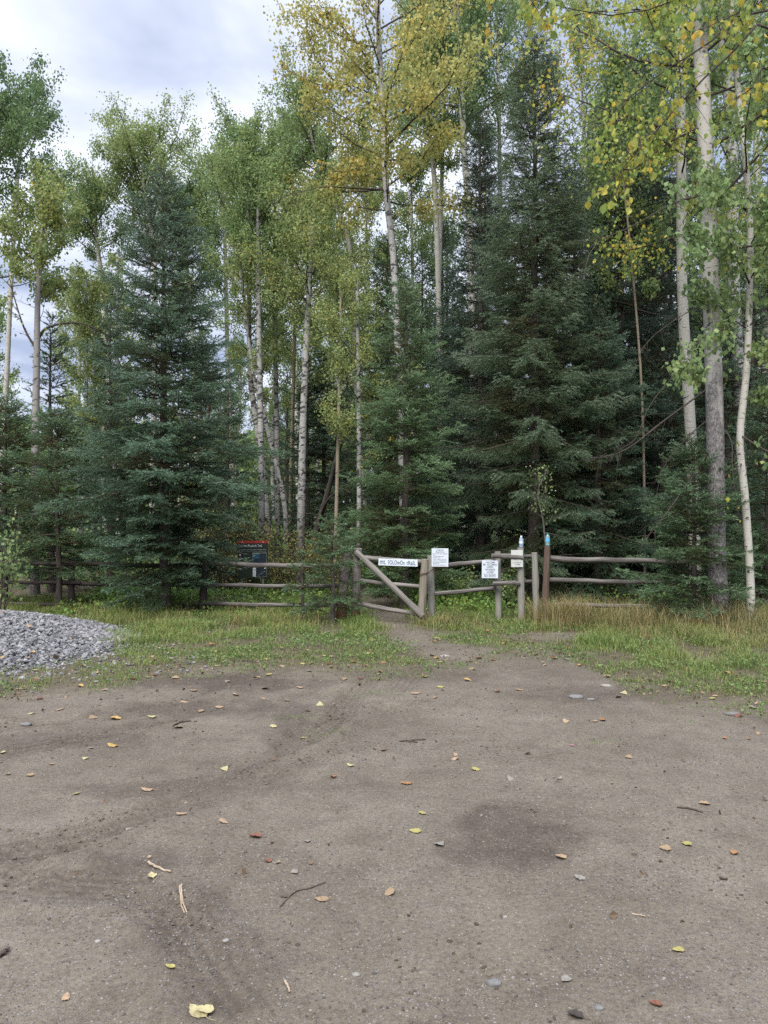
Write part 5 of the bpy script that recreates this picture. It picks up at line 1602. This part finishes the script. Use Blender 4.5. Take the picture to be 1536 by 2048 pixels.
x3 = np.concatenate([rng.normal(2.85, 0.30, 2200), rng.normal(3.75, 0.22, 650), rng.normal(5.3, 0.25, 600)]); y3 = rng.normal(11.85, 0.30, 3450); h3 = 0.20 + 0.42 * rng.random(3450)
kk_ = rng.random(3450) < 0.25 + 1.2 * ss(0.42, 0.62, fbm(x3, y3, 3.0, 39)); x3, y3, h3 = x3[kk_], y3[kk_], h3[kk_]
x3b = rng.normal(0.95, 0.3, 700); y3b = rng.normal(11.9, 0.3, 700); h3b = 0.12 + 0.2 * rng.random(700)
xx = np.concatenate([x1, x2, x3, x3b]); yy = np.concatenate([y1, y2, y3, y3b]); hh = np.concatenate([h1, h2, h3, h3b])
blades(mb, xx, yy, hh, 0.003 + 0.004 * rng.random(len(xx)), 0.25 + 0.85 * rng.random(len(xx)), rng, 0, np.clip(0.05 + np.where((np.arange(len(xx)) >= len(x1) + len(x2)) & (np.arange(len(xx)) < len(x1) + len(x2) + len(x3)), 0.28, 0.0) + 0.8 * fbm(xx, yy, 1.4, 38) + 0.3 * (rng.random(len(xx)) - 0.5), 0, 1))
dg = mb.build('dry_grass', M['grass_dry'])
tag(dg, 'tall straw-coloured grass leaning along the fence', 'dry grass', kind='stuff')

# bright leafy ground cover behind the fence
mb = MB()
n = 60000
x = rng.uniform(-6, 5.5, n); y = rng.uniform(13.0, 19.5, n)
dens = 0.25 + 1.2 * ss(0.4, 0.62, fbm(x, y, 0.9, 41))
dens *= ss(0.35, 0.8, dist_poly(x, y, PATH))
dens *= np.where(x > 2.2, 0.35, 1.0)
ok = rng.random(n) < dens * 0.6
x, y = x[ok], y[ok]
hz = (0.08 + 0.34 * fbm(x, y, 1.3, 42)) * rng.random(len(x)) ** 0.6 * ss(12.8, 14.6, y)
C = np.stack([x, y, hz + 0.02], -1)
add_leaves(mb, C, 0.062, rng, 0, np.clip(0.1 + 0.8 * fbm(x, y, 0.8, 43) + 0.2 * (rng.random(len(x)) - 0.5), 0, 1), hang=-0.15)
gc = mb.build('ground_cover', M['leaf_bright'])
tag(gc, 'bright green leafy ground plants behind the fence and gate', 'ground cover', kind='stuff')

# forest floor plants farther in
mb = MB()
n = 45000
x = rng.uniform(-18, 16, n); y = rng.uniform(18, 40, n)
hz = 2.0 * fbm(x, y, 0.5, 45) * rng.random(n)
add_leaves(mb, np.stack([x, y, hz + 0.02], -1), 0.16, rng, 0, np.clip(fbm(x, y, 0.5, 46), 0, 1), hang=0.1)
ug = mb.build('undergrowth', M['leaf_green'])
tag(ug, 'dim green undergrowth on the forest floor beyond the fence', 'undergrowth', kind='stuff')

# the far side of the wood, closing the view between the trunks
mb = MB()
n = 150000
x = rng.uniform(-42, 42, n); y = rng.uniform(58, 72, n)
top = 9.0 + 6.0 * (fbm(x, 0 * x, 0.22, 47) - 0.5) + 4.0 * ss(-18, 10, x)
z = top * rng.random(n) ** 0.8
cl = fbm(x * 1.0, z * 1.4, 0.35, 48, 4)
ok = (cl > 0.38) | (z < 4.5)
x, y, z, cl = x[ok], y[ok], z[ok], cl[ok]
add_leaves(mb, np.stack([x, y, z], -1), 0.42, rng, 0, np.clip(0.2 + 0.9 * (fbm(x, z, 0.15, 49) - 0.2), 0, 1), hang=0.5)
fw = mb.build('woods', M['leaf_green'])
tag(fw, 'far off leafy wood glimpsed between the trunks', 'woods', kind='stuff')

# ------------------------------------------------------------------ fallen leaves and sticks
FL = {}
for nm, c_ in (('pale', (0.56, 0.47, 0.20)), ('gold', (0.55, 0.33, 0.07)), ('yellow', (0.46, 0.39, 0.09)), ('orange', (0.46, 0.21, 0.06)), ('tan', (0.40, 0.26, 0.13)), ('rust', (0.24, 0.09, 0.045)),
               ('grey', (0.32, 0.28, 0.22)), ('dark', (0.06, 0.045, 0.035)), ('peach', (0.50, 0.32, 0.17)), ('pink', (0.65, 0.16, 0.26))):
    g_ = sum(c_) / 3
    c_ = tuple(0.60 * (0.82 * q + 0.18 * g_) for q in c_)
    m, t, o = mat_new('fallen_leaf_' + nm)
    n1 = noise(t, coord(t), 60, 4, 0.6)
    r = ramp(t, [(0.33, tuple(0.62 * q for q in c_)), (0.5, c_), (0.7, tuple(min(1, 1.12 * q) for q in c_))]); t.links.new(n1, r.inputs['Fac'])
    bsdf(t, o, r.outputs[0], 0.6, 0.2, n1, 0.4, 0.002)
    FL[nm] = m


def leaf_mesh(colr, seed, size=1.0, double=False):
    rng = np.random.default_rng(seed)
    mb = MB()
    curl = rng.uniform(-0.5, 0.9); roll = rng.uniform(-0.9, 1.4)
    for rep in range(2 if double else 1):
        rows = []
        K = 9
        for k in range(K):
            s = k / (K - 1)
            w = 0.40 * math.sin(PI * s ** 0.72) ** 0.75 * (1 - 0.2 * s) if 0 < k < K - 1 else 0.004
            w *= 1 + 0.10 * rng.normal()
            for q in (-1, -0.5, 0, 0.5, 1):
                zz = 0.10 * roll * q * q * w * 4 + 0.22 * curl * (s - 0.4) ** 2 + 0.018 * rng.normal()
                rows.append((q * w, s - 0.5, zz))
        V = np.array(rows)
        F = [[k * 5 + j, k * 5 + j + 1, k * 5 + 6 + j, k * 5 + 5 + j] for k in range(K - 1) for j in range(4)]
        if rep:
            a = 0.75; V = V * 0.72
            V = np.stack([V[:, 0] * math.cos(a) - V[:, 1] * math.sin(a) + 0.16, V[:, 0] * math.sin(a) + V[:, 1] * math.cos(a) - 0.22, V[:, 2] + 0.09], -1)
        mb.add(V, F, 0, smooth=True)
    # stalk
    q = spline([(0, -0.5, 0.02), (0.03, -0.68, 0.0), (0.10, -0.9, 0.01)], 5)
    tubes(mb, q[None], np.full((1, 5), 0.011), 4, 0)
    V = np.concatenate([v for v, a in mb.V]); zmin = V[:, 2].min()
    mb.V = [((v - np.array([0, 0, zmin])) * size, a) for v, a in mb.V]
    o = mb.build('fallen_leaf', FL[colr])
    return o


NAMED = [('large pale yellow double leaf lying at the bottom edge of the dirt', 395, 2025, 'pale', 0.085, 0.9, True), ('bright yellow leaf with its stalk at the bottom right', 1355, 1900, 'yellow', 0.052, 2.0, False),
         ('curled orange-brown leaf on the dark damp patch', 1121, 1716, 'tan', 0.060, 0.9, False), ('crumpled grey leaf just below the dark damp patch', 1159, 1758, 'grey', 0.058, 0.7, False),
         ('rust-red folded leaf left of centre on the dirt', 510, 1676, 'rust', 0.068, 1.4, False), ('small rust leaf standing on edge below the rust-red one', 536, 1725, 'rust', 0.042, 0.8, False),
         ('tan flat leaf right of the forked twig', 643, 1799, 'tan', 0.062, 1.5, False), ('pale yellow leaf beside the pale stick', 304, 1760, 'pale', 0.055, 0.5, False),
         ('yellow leaf low on the left above the bottom edge', 340, 1935, 'yellow', 0.040, 1.3, False), ('pale orange leaf in the bottom left corner area', 132, 1998, 'peach', 0.040, 0.2, False),
         ('dark curled leaf at the bottom edge', 1150, 2036, 'dark', 0.055, 1.1, False), ('brown curved leaf sliver at the bottom right', 1311, 2012, 'rust', 0.045, 1.2, False),
         ('grey-brown torn leaf above the dark curled one', 1131, 1957, 'grey', 0.050, 2.4, False), ('orange-tan leaf lying alone in mid dirt', 812, 1567, 'orange', 0.075, 1.5, False),
         ('tan leaf alone on the right half of the dirt', 1408, 1608, 'tan', 0.068, 1.6, False), ('gold leaf left on the dirt above another gold leaf', 230, 1437, 'gold', 0.10, 1.3, False),
         ('gold leaf left on the dirt below another gold leaf', 225, 1493, 'gold', 0.088, 1.2, False), ('pale peach leaf on the dirt left of centre', 294, 1585, 'peach', 0.078, 1.4, False),
         ('tiny pink scrap on the dirt right of centre', 1143, 1494, 'pink', 0.034, 1.2, False)]
for k, (lab, px, py, c_, s, rz, dbl) in enumerate(NAMED):
    o = leaf_mesh(c_, 300 + k, s, dbl)
    gp = G(px, py)
    o.location = (gp[0], gp[1], float(ground_z(*gp)) + 0.004); o.rotation_euler = (0.06, 0.05, rz)
    tag(o, lab, 'leaf', 'leaves fallen on the dirt clearing')
rng = np.random.default_rng(83)
protos = [leaf_mesh(c_, 400 + k, 1.0) for k, c_ in enumerate(['tan', 'peach', 'orange', 'gold', 'yellow', 'pale', 'grey', 'rust', 'peach', 'tan', 'tan', 'rust'])]
spots = [(665, 1555, 2), (845, 1628, 4), (830, 1665, 4), (152, 1590, 4), (170, 1520, 5), (105, 1531, 1), (60, 1553, 0), (182, 1498, 1), (16, 1550, 0), (5, 1505, 5), (1258, 1517, 0), (1131, 1444, 1), (1205, 1442, 2), (1190, 1444, 1),
         (1450, 1478, 2), (1497, 1480, 2), (910, 1520, 1), (952, 1541, 4), (548, 1455, 5), (608, 1471, 4), (450, 1538, 5), (1375, 1690, 4), (880, 1690, 6), (355, 1455, 0), (440, 1412, 1), (303, 1436, 5), (64, 1427, 5), (38, 1378, 1),
         (120, 1420, 1), (185, 1437, 0), (370, 1403, 8), (402, 1420, 9), (525, 1402, 8), (600, 1380, 1), (575, 1404, 9), (640, 1412, 5), (615, 1424, 0), (690, 1360, 10), (720, 1360, 11), (830, 1390, 1), (870, 1398, 0), (995, 1386, 2), (1038, 1382, 9),
         (935, 1362, 3), (1160, 1332, 3), (1090, 1330, 10), (1300, 1362, 11), (1330, 1372, 1), (1395, 1375, 5), (1455, 1352, 3), (1480, 1362, 4), (1510, 1395, 9), (1430, 1395, 1), (1237, 1395, 1), (768, 1500, 7), (780, 1785, 9), (590, 1746, 6),
         (615, 1684, 6), (700, 1532, 5), (363, 1630, 8), (258, 1650, 6), (448, 1646, 8), (1055, 1510, 2), (1120, 1560, 6), (1330, 1700, 0), (1020, 1560, 6), (1470, 1710, 2)]
for k in range(110):
    while True:
        Yq = 5.2 + 6.3 * rng.random() ** 0.7
        xq = (rng.random() - 0.5) * 1.04 * Yq
        e = Yq - np.interp(xq, BX, BY)
        if -2.0 < e < 2.4 and rng.random() < math.exp(-(e / 1.0) ** 2) + 0.12: break
    spots.append((768 + xq / Yq * FPX, HOR + EYE * FPX / Yq, int(rng.integers(0, 12))))
used = set()
for (px, py, k) in spots:
    gp = G(px, py)
    e = gp[1] - np.interp(gp[0], BX, BY)
    if k in used:
        o = protos[k].copy(); col.objects.link(o)
    else:
        o = protos[k]; used.add(k)
    s = (0.045 + 0.037 * rng.random()) * (1.1 if gp[1] > 6 else 0.8)
    lift = 0.006 + (0.03 * rng.random() if e > 0.4 else 0)
    hz = float(heap_z(np.array(gp[0]), np.array(gp[1])))
    z = max(float(ground_z(*gp)) + lift, hz + 0.02 if hz > 0.02 else -1)
    o.location = (gp[0], gp[1], z)
    o.rotation_euler = (rng.normal(0, 0.15), rng.normal(0, 0.15), rng.random() * 6.28)
    o.scale = (s, s, s)
    tag(o, 'small dry leaf fallen with many others on dirt and grass', 'leaf', 'scattered fallen leaves')
for k in range(12):
    if k not in used: bpy.data.objects.remove(protos[k])
for k in range(26):       # leaves on the gravel heap
    for _ in range(200):
        xq, yq = rng.uniform(-6.4, -3.7), rng.uniform(8.3, 10.6)
        hz = float(heap_z(np.array(xq), np.array(yq)))
        if hz > 0.03: break
    o = protos[(1, 2, 3, 9)[k % 4]].copy(); col.objects.link(o)
    s = 0.06 + 0.03 * rng.random()
    o.location = (xq, yq, hz + 0.03); o.rotation_euler = (rng.normal(0.25, 0.2), rng.normal(0, 0.2), rng.random() * 6.28); o.scale = (s, s, s)
    tag(o, 'orange or peach leaf resting on the heap of grey stones', 'leaf', 'fallen leaves on the gravel heap')

# leaf litter too small to count
mb = MB()
n = 22000
x = rng.uniform(-6.5, 6.5, n); y = rng.uniform(3.0, 13, n)
e = y - np.interp(x, BX, BY)
ok = (np.abs(x) < 0.53 * y + 0.4) & (rng.random(n) < (np.exp(-((e - 0.1) / 0.8) ** 2) * 0.9 + 0.05) * (0.25 + 1.3 * ss(0.4, 0.65, fbm(x, y, 1.7, 201)))) & (heap_z(x, y) < 0.02)
x, y = x[ok], y[ok]
add_leaves(mb, np.stack([x, y, ground_z(x, y) + 0.004 + 0.012 * rng.random(len(x))], -1), 0.012 + 0.026 * rng.random(len(x)), rng, 0, 0.35 + 0.6 * rng.random(len(x)), hang=0.05)
lt = mb.build('leaf_litter', leaf_mat('leaf_litter', [(0.0, (0.05, 0.035, 0.022)), (0.5, (0.10, 0.068, 0.042)), (0.85, (0.19, 0.125, 0.075)), (1.0, (0.30, 0.21, 0.13))], 0.1, 0.9))
tag(lt, 'brown scraps of old leaves where the grass meets the dirt', 'leaf litter', kind='stuff')

M['stick_pale'] = fur_bark('stick_pale', (0.22, 0.16, 0.11), (0.44, 0.35, 0.26), (60, 12))
M['stick_dark'] = fur_bark('stick_dark', (0.05, 0.038, 0.03), (0.13, 0.10, 0.08), (60, 12))
STICKS = [('short pale stick lying beside a pale yellow leaf', [[(296, 1735), (318, 1748), (341, 1757)]], 0.0065, 'stick_pale'),
          ('pale stick split in two lengthwise', [[(362, 1783), (364, 1805), (373, 1824)], [(360, 1786), (361, 1806), (369, 1823)]], 0.0045, 'stick_pale'),
          ('thin forked twig pointing up to the right', [[(560, 1815), (590, 1786), (620, 1778), (652, 1765)], [(578, 1797), (560, 1796)]], 0.0035, 'stick_dark'),
          ('thin dark twig lying flat in mid dirt', [[(800, 1482), (826, 1479), (851, 1478)], [(815, 1480), (835, 1484)]], 0.006, 'stick_dark'),
          ('dark twig on the right side of the dirt', [[(1356, 1617), (1380, 1620), (1406, 1627)]], 0.006, 'stick_dark'),
          ('little pale stick right of centre near the bottom', [[(1265, 1830), (1278, 1832), (1291, 1835)]], 0.004, 'stick_pale'),
          ('dark broken stub on the right above the yellow leaf', [[(1440, 1759), (1455, 1761)]], 0.006, 'stick_dark'),
          ('black bark chip at the left edge near the bottom', [[(-2, 1918), (8, 1912), (17, 1906)]], 0.010, 'stick_dark'),
          ('brown twig on the left dirt beside a brown leaf', [[(345, 1453), (362, 1448), (382, 1445)]], 0.007, 'stick_dark'),
          ('slim pale stick at the bottom centre', [[(570, 1972), (575, 1980), (579, 1990)]], 0.005, 'stick_pale')]
for lab, lines, r, mt in STICKS:
    mb = MB(); c0 = None
    for ln in lines:
        pts = []
        for a, b in ln:
            gp = G(a, b); pts.append((gp[0], gp[1], float(ground_z(*gp)) + r * 0.8))
        if c0 is None: c0 = pts[0]
        q = spline(pts, 9) + np.concatenate([rng.normal(0, r * 0.35, (9, 2)), np.abs(rng.normal(0, r * 0.3, (9, 1)))], 1)
        tubes(mb, q[None], (r * np.linspace(1, 0.7, 9))[None], 7, 0, lump=0.25, rng=rng, cap=True)
    tag(mb.build('stick', M[mt], loc=c0), lab, 'stick', 'sticks lying on the dirt')

# print, bars and maps belong to the panel they are printed on
for o in list(col.objects):
    if o.parent is None and o.get('category') in ('sign', 'notice'):
        pan = [c for c in o.children if c.name.split('.')[0] == 'panel'][0]
        for c in o.children:
            if c.name.split('.')[0] in ('lettering', 'small_print', 'header_bar', 'icon', 'map_panel'):
                c.parent = pan

print('TRIS', sum(len(m.polygons) for m in bpy.data.meshes), 'OBJ', len(bpy.data.objects))
